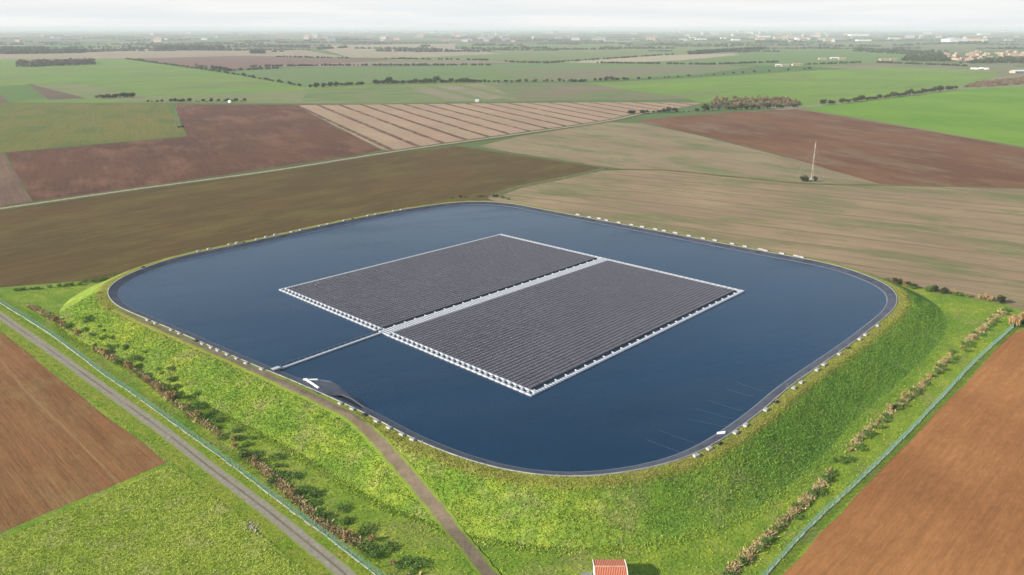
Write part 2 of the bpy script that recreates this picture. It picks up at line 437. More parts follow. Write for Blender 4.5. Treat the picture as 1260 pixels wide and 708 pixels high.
a_l = ang((0, 475), (100, 585))
field([(-260, 230), (-40, 380), (0, 408), (60, 456), (130, 512), (205, 569), (140, 597), (60, 630), (0, 656), (-300, 780)],
      field_mat('brown tilled soil', (.270, .130, .055), (.210, .098, .040), a_l, (.25, .145, .06), .45, period=34, stripe=(.30, .17, .075), width=.010, grain=.55, seed=1, big=.03))
field([(0, 664), (110, 617), (207, 574), (222, 580), (300, 640), (385, 712), (470, 790), (-200, 900), (-300, 790)],
      grass_mat('meadow grass', ((.20, .28, .035), (.30, .37, .05), (.37, .42, .07), (.37, .36, .14)), scale=.06, zones=False))
field([(958, 712), (1010, 655), (1075, 588), (1150, 510), (1215, 442), (1243, 413), (1275, 396), (1500, 385), (1900, 420), (1900, 1100), (700, 1000)],
      field_mat('bare orange soil', (.400, .180, .066), (.310, .132, .048), ang((940, 740), (1230, 440)), None, .28, grain=.6, seed=2, big=.022))
a4 = ang((0, 300), (560, 200))
field([(-500, 330), (0, 258.5), (320, 214.5), (470, 191), (560, 180), (740, 206.5), (690, 218), (640, 228), (600, 242), (700, 300), (500, 420), (350, 400), (150, 345), (100, 346), (0, 354), (-60, 360), (-500, 420)],
      field_mat('dark stubble soil', (.100, .070, .026), (.125, .078, .030), a4, (.140, .105, .034), .40, grain=.35, seed=3, big=.014))
a5 = ang((10, 190), (40, 247))
field([(6, 188), (231, 168), (222, 150), (214, 128.5), (364, 129.5), (410, 155), (470, 184.5), (440, 191), (320, 208.5), (200, 226), (41, 247.5)],
      field_mat('purple brown plough', (.140, .064, .038), (.110, .054, .036), ang((250, 140), (330, 190)), (.20, .10, .06), .35, grain=.3, seed=4, big=.010))
field([(-400, 210), (5, 189), (40, 247.5), (0, 254), (-400, 312)], field_mat('striped brown soil', (.20, .125, .085), (.16, .10, .07), a5, None, .6, grain=.3, seed=5))
field([(-400, 127), (0, 127), (204, 127.5), (216, 146), (230, 167), (100, 179), (5, 187.5), (-400, 209)],
      field_mat('olive crop', (.150, .160, .035), (.185, .165, .045), ang((120, 130), (95, 180)), (.11, .145, .04), .35, grain=.3, seed=6, tram=0, big=.008))
a7 = ang((427, 132), (541.5, 174)); n7 = np.array([-math.sin(a7), math.cos(a7)])
per7 = abs(float((at(427, 132) - at(399, 132)) @ n7))
field([(363, 129.7), (430, 129), (600, 127), (740, 126), (868, 126.5), (835, 133), (790, 139), (745, 148), (640, 163), (560, 174.5), (490, 186), (470, 184)],
      field_mat('pink stubble', (.42, .285, .185), (.36, .24, .16), a7, (.36, .27, .17), .25, period=per7, stripe=(.14, .08, .055), grain=.3, width=.15, off=rowoff((427, 132), a7, per7), seed=7))
a8 = ang((640, 165), (1000, 222))
field([(588, 180), (640, 168), (745, 150.5), (790, 152), (860, 167), (960, 192), (1080, 226), (1000, 226), (900, 218), (770, 208), (700, 200), (640, 190)],
      field_mat('grey green stubble', (.300, .232, .135), (.270, .195, .118), a8, (.17, .185, .080), .35, grain=.3, seed=8, big=.012, row=2))
a9 = ang((900, 150), (1260, 215))
field([(782, 149), (840, 143), (900, 138), (982, 134.5), (1120, 158), (1260, 183), (1700, 262), (1700, 250), (1500, 236), (1260, 231), (1120, 228), (1082, 226), (960, 191), (860, 166)],
      field_mat('chocolate plough', (.200, .094, .046), (.150, .070, .038), a9, (.205, .13, .075), .55, grain=.25, seed=9, big=.010, row=2.5))
a10 = ang((700, 235), (1259, 300))
field([(600, 244), (650, 226), (740, 210), (800, 209), (900, 218.5), (1000, 227), (1100, 229), (1260, 232.5), (1500, 238), (1700, 262), (1700, 500), (1400, 420), (1262, 384), (1235, 374), (1180, 363), (1130, 354), (1090, 346), (1000, 380), (800, 330)],
      field_mat('tan stubble strips', (.335, .240, .140), (.275, .195, .118), a10, (.185, .185, .080), .55, period=26, stripe=(.225, .17, .10), width=.05, grain=.3, seed=10, big=.012, row=2.2))
for px, m in (([(1040, 243), (1090, 240), (1130, 248), (1080, 256)], 1), ([(1165, 250), (1260, 246), (1400, 250), (1420, 285), (1260, 278), (1200, 266)], 1)):
    pass
field([(985, 133.5), (1080, 122), (1190, 109.5), (1260, 106), (1900, 100), (1900, 300), (1700, 260), (1260, 181), (1120, 156)],
      field_mat('bright winter wheat', (.130, .260, .030), (.175, .300, .035), ang((1000, 135), (1260, 178)), None, .3, grain=.2, seed=11, tram=0, big=.006, row=3))
# second belt
field([(-600, 60), (-600, 126), (0, 126.3), (204, 127), (300, 127.5), (460, 127.5), (640, 125), (760, 120), (600, 101), (445, 104), (372, 107), (300, 94), (155, 73), (0, 73)],
      field_mat('left green wheat', (.150, .250, .050), (.190, .260, .060), ang((0, 120), (400, 90)), (.16, .20, .07), .25, grain=.15, seed=12, big=.004, row=5))
field([(0, 106), (35, 104), (60, 121), (0, 126)], field_mat('far green strip', (.11, .19, .05), (.12, .18, .05), 0, None, .2, seed=13, bumpd=0))
field([(33, 103), (75, 107), (105, 121.5), (60, 123)], field_mat('dark brown strip', (.16, .115, .08), (.14, .10, .07), 0, None, .2, seed=14, bumpd=0))
field([(-300, 112), (0, 117), (12, 126), (-300, 128)], field_mat('brown wedge', (.20, .12, .09), (.16, .10, .07), 0, None, .2, seed=14.5, bumpd=0))
field([(40, 104.5), (100, 104), (185, 120), (460, 108), (600, 103), (640, 105), (700, 124), (460, 127.8), (205, 126.8), (110, 122)],
      field_mat('pale crop ground', (.170, .215, .075), (.205, .225, .095), .4, (.25, .22, .12), .3, grain=.2, seed=15, big=.006, row=5))
field([(380, 110), (500, 107), (600, 103.5), (600, 118), (640, 124.5), (480, 127.3), (370, 126)],
      field_mat('lime crop', (.125, .195, .055), (.165, .215, .075), .2, (.24, .22, .12), .3, grain=.2, seed=16, big=.01, row=6))
field([(505, 108), (590, 103.2), (640, 119), (590, 124), (540, 124)],
      field_mat('tan stubble band', (.28, .235, .150), (.22, .21, .11), ang((500, 105), (560, 122)), None, .4, period=60, stripe=(.16, .2, .07), width=.3, grain=.2, seed=17, bumpd=0))
field([(600, 103.6), (720, 102), (840, 106), (865, 121), (760, 124.5), (640, 124.5)],
      field_mat('mixed ground', (.165, .185, .080), (.23, .165, .110), 0, (.11, .2, .05), .3, grain=.2, seed=18, big=.006, row=6))
field([(720, 102.5), (860, 96), (1010, 86.5), (1100, 83), (1225, 88), (1228, 95), (1185, 106.5), (1080, 119), (985, 131), (900, 128), (860, 126), (840, 120), (780, 112)],
      field_mat('green wheat belt', (.150, .260, .040), (.185, .290, .045), ang((720, 110), (1100, 90)), (.18, .21, .07), .25, grain=.15, seed=19, big=.004, row=5))
field([(600, 99.5), (600, 84), (850, 79), (930, 82), (860, 92), (780, 97), (720, 100)],
      field_mat('greenish pasture', (.14, .21, .065), (.17, .20, .085), .1, (.22, .17, .11), .3, grain=.15, seed=20, bumpd=0))
field([(640, 98), (700, 90), (780, 84), (900, 79.5), (830, 88), (720, 96)], field_mat('brownish fallow', (.215, .175, .115), (.19, .175, .10), 0, None, .2, seed=21, bumpd=0))
# third belt, above the long hedges
field([(157, 72), (300, 69.5), (430, 73), (460, 76), (345, 83), (275, 86), (215, 80)], field_mat('reddish plough', (.215, .125, .095), (.19, .12, .09), 0, None, .3, seed=22, bumpd=0))
field([(275, 88), (345, 84.5), (520, 82), (660, 77), (860, 75), (860, 79.5), (600, 84.5), (640, 95), (600, 100), (445, 103), (372, 106)],
      field_mat('soft green belt', (.120, .210, .060), (.145, .215, .070), .1, (.19, .2, .09), .2, grain=.1, seed=23, bumpd=0))
field([(310, 82), (460, 76), (600, 75), (660, 76.5), (520, 80.5), (400, 83)], field_mat('pink tan belt', (.26, .185, .135), (.25, .20, .13), 0, None, .3, seed=24, bumpd=0))
field([(-300, 67), (100, 66), (120, 57), (370, 61), (430, 71), (300, 69), (150, 72.5), (0, 73), (-300, 73)], field_mat('wheat tan belt', (.345, .265, .180), (.30, .24, .165), 0, None, .25, seed=25, bumpd=0))
field([(370, 56), (560, 54), (560, 60), (620, 66), (500, 72), (430, 71), (400, 62)], field_mat('pale tan belt', (.36, .29, .20), (.31, .27, .17), 0, None, .25, seed=26, bumpd=0))
field([(560, 55), (900, 54), (1060, 60), (930, 62), (820, 67), (690, 75), (460, 75.5), (500, 72), (620, 66)], field_mat('long green belt', (.155, .220, .080), (.21, .22, .10), 0, (.14, .2, .06), .25, seed=27, bumpd=0))
field([(690, 76.5), (800, 69), (900, 66.2), (910, 67.5), (840, 74.5), (740, 78)], field_mat('cream stubble', (.42, .345, .23), (.38, .32, .21), 0, None, .2, seed=28, bumpd=0))
field([(845, 75), (912, 68), (930, 62.5), (1060, 60.5), (1160, 66), (1090, 77), (1000, 82), (935, 80.5), (860, 79)], field_mat('fresh green belt', (.125, .215, .055), (.15, .21, .07), .1, None, .2, seed=29, bumpd=0))
field([(930, 61.5), (940, 55), (1050, 52), (1260, 53), (1260, 62), (1160, 65), (1060, 60)], field_mat('grey olive belt', (.17, .185, .10), (.22, .185, .12), 0, (.12, .19, .06), .25, seed=30, bumpd=0))
field([(1100, 78), (1250, 78), (1260, 79.5), (1228, 86), (1100, 82)], field_mat('rough pasture', (.21, .21, .12), (.16, .18, .08), 0, None, .2, seed=31, bumpd=0))

# ribbons: road, pale farm track, verges, path up the bank
def ribbon(name, pts, w, z, m, drape=False, step=2.0, cols=6, parent=None):
    P = resample(catmull(np.array([q[:2] for q in pts]), 10, False), step, False)
    T = np.gradient(P, axis=0); T /= np.linalg.norm(T, axis=1)[:, None]; Nn = np.c_[-T[:, 1], T[:, 0]]
    V = []; E = []; n = len(P)
    ws = np.interp(np.linspace(0, 1, n), np.linspace(0, 1, len(w)), w) if hasattr(w, '__len__') else np.full(n, w)
    for k in range(cols + 1):
        s = k / cols * 2 - 1; jit = (rng.random(n) - .5) * .35 * (abs(s) == 1)
        q = P + Nn * ((s * ws / 2) + jit * np.sign(s))[:, None]
        zz = (hgt(q[:, 0], q[:, 1]) + z) if drape else np.full(n, z)
        V.append(np.c_[q, zz]); E.append(np.full(n, abs(s)))
    V = np.vstack(V); i_ = np.arange(n - 1)
    Fc = np.vstack([np.c_[(k + 1) * n + i_, k * n + i_, k * n + i_ + 1, (k + 1) * n + i_ + 1][:, ::-1] for k in range(cols)])
    return link(name, arr_mesh(name, V, Fc, {'edge': np.concatenate(E)}, True), m, parent), P
road_px = [(-60, 345), (-30, 366), (0, 388.5), (60, 430), (130, 480), (200, 530), (260, 577), (320, 622), (380, 670), (428, 710), (500, 775)]
o, ROAD = ribbon('road', [at(x, y) for x, y in road_px], 3.9, .12, 'road', cols=12); structure(o)
o, _ = ribbon('road_verge', [at(x - 2, y + 1) for x, y in road_px], 9.5, .09, grass_mat('verge grass', ((.11, .20, .016), (.20, .28, .025), (.30, .31, .04), (.28, .24, .06)), scale=.12, zones=False)); structure(o)
trk = [(-200, 284), (0, 257), (160, 234), (320, 212.5), (420, 197), (480, 187.5), (560, 176), (650, 163.5), (745, 149.5), (790, 140), (830, 135)]
tm, t, b = mat('pale farm track', (.34, .31, .21), .95, 0, .1)
e = t.attr('edge'); n = t.noise(t.pos(), .25, 4, .7, .3, .7)
c = t.mix(n, (.30, .28, .17), (.40, .36, .26)); c = t.mix(t.rng(t.math('ADD', e, n), 1.0, 1.4), c, (.15, .16, .05)); t.put(b.inputs['Base Color'], c)
o, _ = ribbon('field_margin', [at(x, y) for x, y in trk], 15, .105, grass_mat('track margin', ((.09, .085, .035), (.13, .11, .05), (.17, .14, .07), (.18, .13, .07)), scale=.05, zones=False), step=5, cols=4); structure(o)
o, _ = ribbon('farm_track', [at(x, y) for x, y in trk], [5.5, 5.5, 5.5, 6, 6, 6.5, 7], .13, tm, step=4, cols=8); structure(o)
mg = grass_mat('field margin', ((.10, .11, .035), (.145, .145, .055), (.20, .18, .08), (.22, .18, .09)), scale=.05, zones=False)
for px, w in ((((560, 179), (640, 190), (700, 199), (744, 207)), 4), (((744, 208), (690, 220), (640, 230), (606, 242)), 7), (((744, 208), (820, 210), (900, 217.5), (1000, 226.5), (1120, 228.5), (1260, 232)), 5),
              (((0, 127.3), (200, 127.6), (366, 128.8), (500, 128.2), (700, 126)), 5), (((985, 134), (1120, 157.5), (1260, 182.5)), 3)):
    o, _ = ribbon('field_margin', [at(*q) for q in px], w, .11, mg, step=5, cols=4); structure(o)
path_px = [(146, 381), (165, 390), (200, 405.5), (240, 423), (280, 440.5), (320, 458.5), (355, 474.5), (395, 493), (425, 508), (452, 530), (482, 562), (515, 600), (548, 640), (580, 680), (602, 708), (635, 750)]
pts = [onland(x, y) for x, y in path_px]
o, PATH = ribbon('path', pts, [1.2, 2.0, 2.4, 2.8, 3.2, 3.6, 4.0, 3.8, 3.8, 4.0, 3.8, 3.9, 4.0], .13, 'track', True, 1.0, 10); structure(o)

# ------------------------------------------------------------------ haze, sky, sun
SE, SA = math.radians(24), math.atan2(-.36, -.93)          # sun stands to the left and slightly behind
sd = Vector((math.cos(SA) * math.cos(SE), math.sin(SA) * math.cos(SE), math.sin(SE)))
sl = bpy.data.lights.new('sun', 'SUN'); sl.energy = 5.0; sl.angle = math.radians(2.2); sl.color = (1, .93, .82)
so = bpy.data.objects.new('sun', sl); COL.objects.link(so); so.rotation_euler = sd.to_track_quat('Z', 'Y').to_euler(); so.location = (-50, -30, 200)
w = bpy.data.worlds.new('World'); scn.world = w; w.use_nodes = True
t = NT(w); bg = t.n['Background']; out = t.n['World Output']
sk = t.new('ShaderNodeTexSky', sky_type='NISHITA'); sk.sun_disc = False; sk.sun_elevation = SE; sk.sun_rotation = math.atan2(sd.x, sd.y); sk.altitude = 100; sk.dust_density = 2
t.put(bg.inputs[0], sk.outputs[0]); bg.inputs[1].default_value = .09
g = t.new('ShaderNodeTexCoord').outputs['Generated']; z = t.xyz(g)[2]
cl = t.noise(t.map(g, .3, (1, 1, 22)), 3.2, 6, .62, .40, .62)
hz = t.rng(z, .0, .30, 1, 0)
cc = t.mix(t.rng(z, .07, .36), (.69, .72, .735), (.27, .49, .76)); cc = t.mix(t.rng(z, .34, .62), cc, (.16, .27, .42))
cc = t.mix(t.math('MULTIPLY', cl, t.rng(z, .02, .4, .85, .3)), cc, (.80, .80, .785))
cb = t.new('ShaderNodeBackground'); t.put(cb.inputs[0], cc); cb.inputs[1].default_value = .92
fac = t.math('MAXIMUM', t.rng(z, .04, .40, .97, .55), t.math('MULTIPLY', cl, .7))
mx = t.new('ShaderNodeMixShader'); t.put(mx.inputs[0], fac); t.l.new(bg.outputs[0], mx.inputs[1]); t.l.new(cb.outputs[0], mx.inputs[2]); t.l.new(mx.outputs[0], out.inputs['Surface'])
hb = MB(); hb.box((0, 30000 - 400, 54), (2 * 60100, 60900, 111)); hm = bpy.data.materials.new('haze'); hm.use_nodes = True
t = NT(hm); t.n.remove(t.n['Principled BSDF']); pv = t.new('ShaderNodeVolumePrincipled')
pv.inputs['Color'].default_value = (.91, .96, 1, 1); pv.inputs['Density'].default_value = .5 / 6400; pv.inputs['Anisotropy'].default_value = 0
t.l.new(pv.outputs[0], t.n['Material Output'].inputs['Volume'])
o = hb.build('haze', hm); stuff(o); o.display_type = 'WIRE'

scn.render.engine = 'CYCLES'
scn.view_settings.view_transform = 'Standard'; scn.view_settings.look = 'None'; scn.view_settings.exposure = .42; scn.view_settings.gamma = 1
cy = scn.cycles; cy.max_bounces = 5; cy.diffuse_bounces = 2; cy.glossy_bounces = 3; cy.transparent_max_bounces = 8; cy.use_denoising = True
cy.sample_clamp_indirect = 4; cy.volume_bounces = 3
#@@OBJECTS@@
# ------------------------------------------------------------------ floating solar array
ZA = ZW
cL, cT, cR, cB = [at(*q, ZA + .35) for q in ((343, 356.3), (616.5, 288), (917, 358), (654, 487.3))]
LA = (np.linalg.norm(cT - cL) + np.linalg.norm(cR - cB)) / 2; LB = (np.linalg.norm(cB - cL) + np.linalg.norm(cR - cT)) / 2
def AM(P):
    """metres along / across the array -> world"""
    P = np.asarray(P, float); u = (P[..., 0] / LA)[..., None]; v = (P[..., 1] / LB)[..., None]
    q = cL * (1 - u) * (1 - v) + cT * u * (1 - v) + cR * u * v + cB * (1 - u) * v
    return np.concatenate([q, P[..., 2:3]], -1)
cen = AM(np.array([LA / 2, LB / 2, 0.0])); AC = Vector((cen[0], cen[1], ZA))
arr = empty('floating_solar_array', AC)
tag(arr, 'large floating solar array of dark panels on pale floats in the reservoir', 'solar array')
def abox(L, s0, s1, t0, t1, z0, z1):
    L.append([(s0, t0, z0), (s1, t0, z0), (s1, t1, z0), (s0, t1, z0), (s0, t0, z1), (s1, t0, z1), (s1, t1, z1), (s0, t1, z1)])
BF = np.array([(3, 2, 1, 0), (4, 5, 6, 7), (0, 1, 5, 4), (1, 2, 6, 5), (2, 3, 7, 6), (3, 0, 4, 7)])
def aparts(name, L, m, attrs=None, org=AC):
    V = AM(np.array(L, float)); n = len(V); V = V.reshape(-1, 3) - np.array(org)[None]
    Fc = (BF[None] + (np.arange(n) * 8)[:, None, None]).reshape(-1, 4)
    at_ = {'shade': np.repeat(attrs, 6)} if attrs is not None else None
    return link(name, arr_mesh(name, V, Fc, at_), m, arr)
tcx = LB * float(np.linalg.norm(at(470, 408, ZA + .35) - cL) / np.linalg.norm(cB - cL))
zt = ZA + .42; zb = ZA - .1
# pierced walkway along the near left side (two runs), rails and rungs of floats
def ladder(t0, t1, s0, wd, rail, pitch, rung):
    L = []; k = int(round((t1 - t0) / pitch)); p_ = (t1 - t0) / k
    for a in range(k):
        for s in (s0, s0 + wd - rail): abox(L, s, s + rail, t0 + a * p_ + .03, t0 + (a + 1) * p_ - .03, zb, zt)
    for a in range(k + 1):
        c_ = min(max(t0 + a * p_, t0 + rung / 2), t1 - rung / 2); abox(L, s0 + rail + .002, s0 + wd - rail - .002, c_ - rung / 2, c_ + rung / 2, zb, zt - .02)
    return L
aparts('perimeter_walkway', ladder(0, tcx - 2.2, 0, 3.0, .85, 2.5, .75), 'hdpe')
aparts('perimeter_walkway', ladder(tcx + 3.2, LB, 0, 3.0, .85, 2.5, .75), 'hdpe')
aparts('perimeter_walkway', ladder(0, LB, LA - 2.0, 2.0, .62, 2.5, .6), 'hdpe')
L = []; s = 3.05
while s < LA - 2.1: abox(L, s + .04, min(s + 1.2, LA - 2.1) - .04, 0, .85, zb, zt - .03); s += 1.2
aparts('perimeter_walkway', L, 'hdpe')
L = []; s = 3.05; k = 0
while s < LA - 2.1:
    e = min(s + 1.17, LA - 2.1); abox(L, s + .03, e - .03, LB - 1.25, LB, zb, zt - .03)
    if k % 4 == 0: abox(L, s + .3, s + .62, LB - 2.3, LB - 1.28, zb, zt - .06)
    s += 1.17; k += 1
aparts('perimeter_walkway', L, 'hdpe')
L = []; s = .1; k = 0
while s < LA - 2.1:
    for a, b_ in ((-1.1, .35), (.38, 1.8), (1.83, 3.2)): abox(L, s + .05, min(s + 1.17, LA - 2.1) - .05, tcx + a, tcx + b_, zb, zt - .05)
    if k % 4 == 2: abox(L, s + .3, s + .62, tcx - 2.1, tcx - 1.13, zb, zt - .07)
    s += 1.17; k += 1
aparts('central_walkway', L, 'hdpe')
L = []; abox(L, 3.05, LA - 2.05, .9, tcx - 2.75, zb - .1, ZA + .16); abox(L, 3.05, LA - 2.05, tcx + 3.25, LB - 2.95, zb - .1, ZA + .16)
aparts('float_deck', L, 'deckdark')
# panels
rows = []
for t0, t1 in ((.95, tcx - 2.85), (tcx + 3.35, LB - 3.05)):
    n = int((t1 - t0) / 1.62); rows += [(t0 + (t1 - t0) * k / n, (t1 - t0) / n) for k in range(n)]
PN = []
nc = int((LA - 5.3) / 1.15); ps = (LA - 5.3) / nc
for t0, tp in rows:
    for c_ in range(nc):
        s = 3.15 + c_ * ps; g0 = .10 if c_ % 4 == 0 else .03
        z0 = ZA + .36 + rng.normal() * .006; z1 = z0 + .03 + rng.normal() * .010; a, b_ = t0 + .03, t0 + tp - .09
        PN.append([(s + g0, a, z0), (s + ps - .03, a, z0), (s + ps - .03, b_, z1), (s + g0, b_, z1), (s + g0, a, z0 + .05), (s + ps - .03, a, z0 + .05), (s + ps - .03, b_, z1 + .05), (s + g0, b_, z1 + .05)])
PN = np.array(PN); sh = np.clip(rng.normal(.5, .28, len(PN)), 0, 1)
pc = AM(PN.mean(axis=1)); dist = np.hypot(pc[:, 0], pc[:, 1]); order = np.argsort(dist)
for k in order[:100]:
    o_ = AM(PN[k].mean(axis=0)); V = AM(PN[k]) - o_[None]
    o = link('solar_panel', arr_mesh('solar_panel', V, BF, {'shade': np.full(6, sh[k])}), 'panel', arr, loc=tuple(o_ - np.array(AC)))
o = aparts('solar_panel', PN[order[100:]], 'panel', sh[order[100:]]); stuff(o)
# struts under the raised panel edges along the two open gaps
L = []
for tt in (tcx - 2.84, LB - 3.04):
    abox(L, 3.1, 3.15 + nc * ps, tt - .30, tt - .22, ZA + .34, ZA + .40)
    for c_ in range(nc): abox(L, 3.15 + c_ * ps, 3.21 + c_ * ps, tt - .29, tt - .23, ZA + .165, ZA + .35)
for kk in range(2): aparts('panel_support', L[kk * (nc + 1):(kk + 1) * (nc + 1)], 'frame')

# floating walkway to the bank and its cable
g0 = at(471, 408.5, ZA + .3); g1 = at(338.5, 455.2, 5.4); gd = (g1 - g0); gl = np.linalg.norm(gd); gu = gd / gl; ga = math.atan2(gu[1], gu[0])
gw = empty('floating_walkway', (g0[0], g0[1], ZA), ga); tag(gw, 'narrow pale floating walkway linking the solar array to the bank', 'walkway')
nfl = int(gl / 2.2); fp = gl / nfl
mb = MB(); mb.box((0, 0, .16), (fp - .12, 1.0, .5), bev=.06); fme = mb.mesh('float')
for k in range(nfl):
    zz = 0 if k < nfl - 1 else .35
    link('float', fme, 'hdpe', gw, loc=(fp * (k + .5), 0, zz + .05 * (k % 2) * .2))
mb = MB()
for k in range(1, nfl): mb.bar((fp * k, -.42, .44), (fp * k, -.42, 1.35), .03)
mb.bar((fp, -.42, 1.35), (fp * (nfl - 1), -.42, 1.35), .03); mb.build('handrail', 'frame', gw)
mb = MB(); mb.box((gl - .3, 0, .95), (2.6, 1.6, .12)); mb.build('landing_plate', 'hdpe', gw)
cb_ = MB(); nrmg = np.array([-gu[1], gu[0]]); sgn = 1 if nrmg[1] > 0 else -1
pv_ = None
for k in range(60):
    q = g0 + gu * gl * k / 60 + nrmg * sgn * (1.5 + .25 * math.sin(k * .9)); q3 = (q[0], q[1], ZW + .05)
    if pv_: cb_.bar(pv_, q3, .05)
    if k % 3 == 0: cb_.box((q[0], q[1], ZW + .12), (.35, .35, .3), ga)
    pv_ = q3
tag(cb_.build('floating_cable', 'black'), 'black cable on small floats running beside the narrow walkway', 'cable')

# inlet ramp at the notch, pale pipes, gauge board, ropes
inner = [at(x, y, ZW) for x, y in ((360, 463), (374, 467), (392, 467.5), (406, 469.5), (418, 476.5), (430, 486), (446, 498.5))]
outer = [at(x, y, ZC) for x, y in ((362, 469), (380, 477), (392, 484), (404, 485), (420, 485.5), (432, 490.5), (447, 500.5))]
V = [];
for a, b_ in zip(inner, outer): V += [(*(a + (a - b_) * .25), ZW - .45), (*a, ZW + .08), (*(a * .5 + b_ * .5), (ZW + ZC) / 2 + .06), (*b_, ZC + .10), (*(b_ + (b_ - a) * .08), ZC - .1)]
me = bpy.data.meshes.new('liner_ramp'); me.from_pydata([tuple(map(float, v)) for v in V], [], [(5 * a + k, 5 * a + k + 1, 5 * a + k + 6, 5 * a + k + 5) for a in range(6) for k in range(4)])
structure(link('liner_ramp', me, 'liner'))
mb = MB(); a = at(377, 467.5, 5.15); b_ = at(392.5, 478, 5.75); c_ = at(391, 467.3, 5.1)
mb.bar((*a, 5.15), (*b_, 5.75), .42, 8); mb.build; r_ = empty('inlet_pipe', (*a, 5.15)); tag(r_, 'white branched pipe lying on the grey liner ramp near the walkway', 'pipe')
def local(mb, org):
    mb.v = [(x - org[0], y - org[1], z - org[2]) for x, y, z in mb.v]; return mb
local(mb, (*a, 5.15)).build('pipe', 'white', r_)
mb = MB(); mb.bar((*a, 5.15), (*c_, 5.1), .3, 8); mb.bar((a[0] - .9, a[1], 5.1), (a[0] + .3, a[1], 5.15), .5, 8); local(mb, (*a, 5.15)).build('pipe', 'white', r_)
a = at(882, 533.6, 5.0); b_ = at(892.5, 532.4, 5.75); mb = MB(); d_ = b_ - a; pl = np.array([-d_[1], d_[0]]) / np.linalg.norm(d_) * .5
zz = .22; mb.poly([(*(a - pl), 4.95 + zz), (*(b_ - pl), 5.75 + zz), (*(b_ + pl), 5.75 + zz), (*(a + pl), 4.95 + zz)]); mb.poly([(*(a - pl), 4.95), (*(b_ - pl), 5.75), (*(b_ - pl), 5.75 + zz), (*(a - pl), 4.95 + zz)]); mb.poly([(*(a + pl), 4.95), (*(b_ + pl), 5.75), (*(b_ + pl), 5.75 + zz), (*(a + pl), 4.95 + zz)])
tag(mb.build('depth_board', 'white'), 'white board lying on the grey liner at the lower right bank', 'board')
ropes = [((894, 479), (921, 487.5)), ((856, 503), (897, 515)), ((846, 516), (889, 525)), ((795, 541), (838, 557.5)), ((811, 530), (861, 548)), ((905, 470), (935, 481)), ((872, 493), (908, 505))]
for k, (p0, p1) in enumerate(ropes):
    a = at(*p0, ZW); b_ = at(*p1, ZW); e = b_ + (b_ - a) / np.linalg.norm(b_ - a) * 1.5
    mb = MB(); mb.bar((*a, ZW + .02), (*b_, ZW + .04), .05); mb.bar((*b_, ZW + .04), (*e, ZW + .6), .05)
    tag(mb.build('mooring_rope', 'rope'), 'thin mooring rope on dark water, %s from the bottom at the right bank' % nth([5, 4, 3, 1, 2, 7, 6].index(k + 1) + 1 if False else {3: 1, 4: 2, 2: 3, 1: 4, 6: 5, 0: 6, 5: 7}[k]), 'rope', 'mooring ropes at the right bank')

# ------------------------------------------------------------------ concrete blocks round the rim
def block_proto(lx, m, name, lab, low=0):
    r = empty(name, (0, 0, 0)); mb = MB(); mb.box((0, 0, .27), (lx, 1.05, .56), taper=.94, bev=.08); mb.build('block', m, r)
    for s in (-1, 1): mb = MB(); mb.bar((s * lx * .28, -.12, .53), (s * lx * .28, -.12, .68), .035); mb.bar((s * lx * .28, .12, .53), (s * lx * .28, .12, .68), .035); mb.bar((s * lx * .28, -.12, .68), (s * lx * .28, .12, .68), .035); mb.build('lifting_eye', 'steel', r)
    return r
NL = [(185, 394), (194, 398), (212.5, 405.5), (222, 409.5), (250, 422.5), (259, 427.3), (269.5, 432), (281, 437), (291.7, 441.5), (303, 447), (326, 453.8)]
ND = [(243.5, 419.5, 'left'), (452.5, 509.5, 'bot'), (883, 546.5, 'br'), (955, 494, 'br'), (1043, 428, 'br'), (301, 299, 'fl'), (175.6, 321 + 8, 'fl'), (438, 271, 'fl')]
NB = [(429, 492), (440, 501.3), (464.5, 516.4), (479, 525), (496.5, 532.3), (512.5, 540)]
NRr = [(855, 561.8), (873.7, 551.6), (903, 531.2), (916, 521.6), (939, 503.8), (975.6, 478.4), (986, 470.4), (1005, 455.6), (1014.5, 448.6), (1032.3, 435.2), (1056, 417.3), (1064, 411.4), (1078, 400.4)]
NF = [(713, 264), (725.5, 266.5), (737, 269), (747, 271.2), (762.5, 274), (778, 276.5), (791.5, 279), (805.5, 281.7), (818.5, 284), (832.5, 286.6), (849, 289.5), (865.5, 292.8), (882, 296), (901, 300), (916.5, 302.7), (937, 307), (943, 308.4), (964, 312), (979.5, 314.8), (986, 316.2)]
NK = [(592 - 275, 294), (326, 291), (336, 288.5), (360, 285.3), (371, 282.8), (394, 278.5), (404, 276), (426, 271.8), (456, 266.3), (465, 264.5), (485, 260), (494, 258.2), (244, 309), (256, 306), (282, 300), (290, 298.5)]
p1 = block_proto(1.55, 'concrete', 'concrete_block', ''); p2 = block_proto(2.5, 'concrete', 'concrete_block', '')
usedp = set()
def place_blk(proto, x, y, label, grp, cat='concrete block'):
    q = at(x, y, ZC + .2); dd = np.hypot(*(rim - q).T); k = int(np.argmin(dd)); d = max(1.05, float((q - rim[k]) @ nrm[k])); d = min(d, 2.4)
    q = rim[k] + nrm[k] * d; z = float(hgt(q[0], q[1])[0]); rz = math.atan2(tan[k][1], tan[k][0]) + random.uniform(-.12, .12)
    if proto.name not in usedp: usedp.add(proto.name); o = proto; o.location = (*q, z - .02); o.rotation_euler.z = rz
    else: o = copy_tree(proto, (*q, z - .02), rz)
    sc = random.uniform(.92, 1.08); o.scale = (sc, 1, random.uniform(.9, 1.1)); tag(o, label, cat, grp); return o
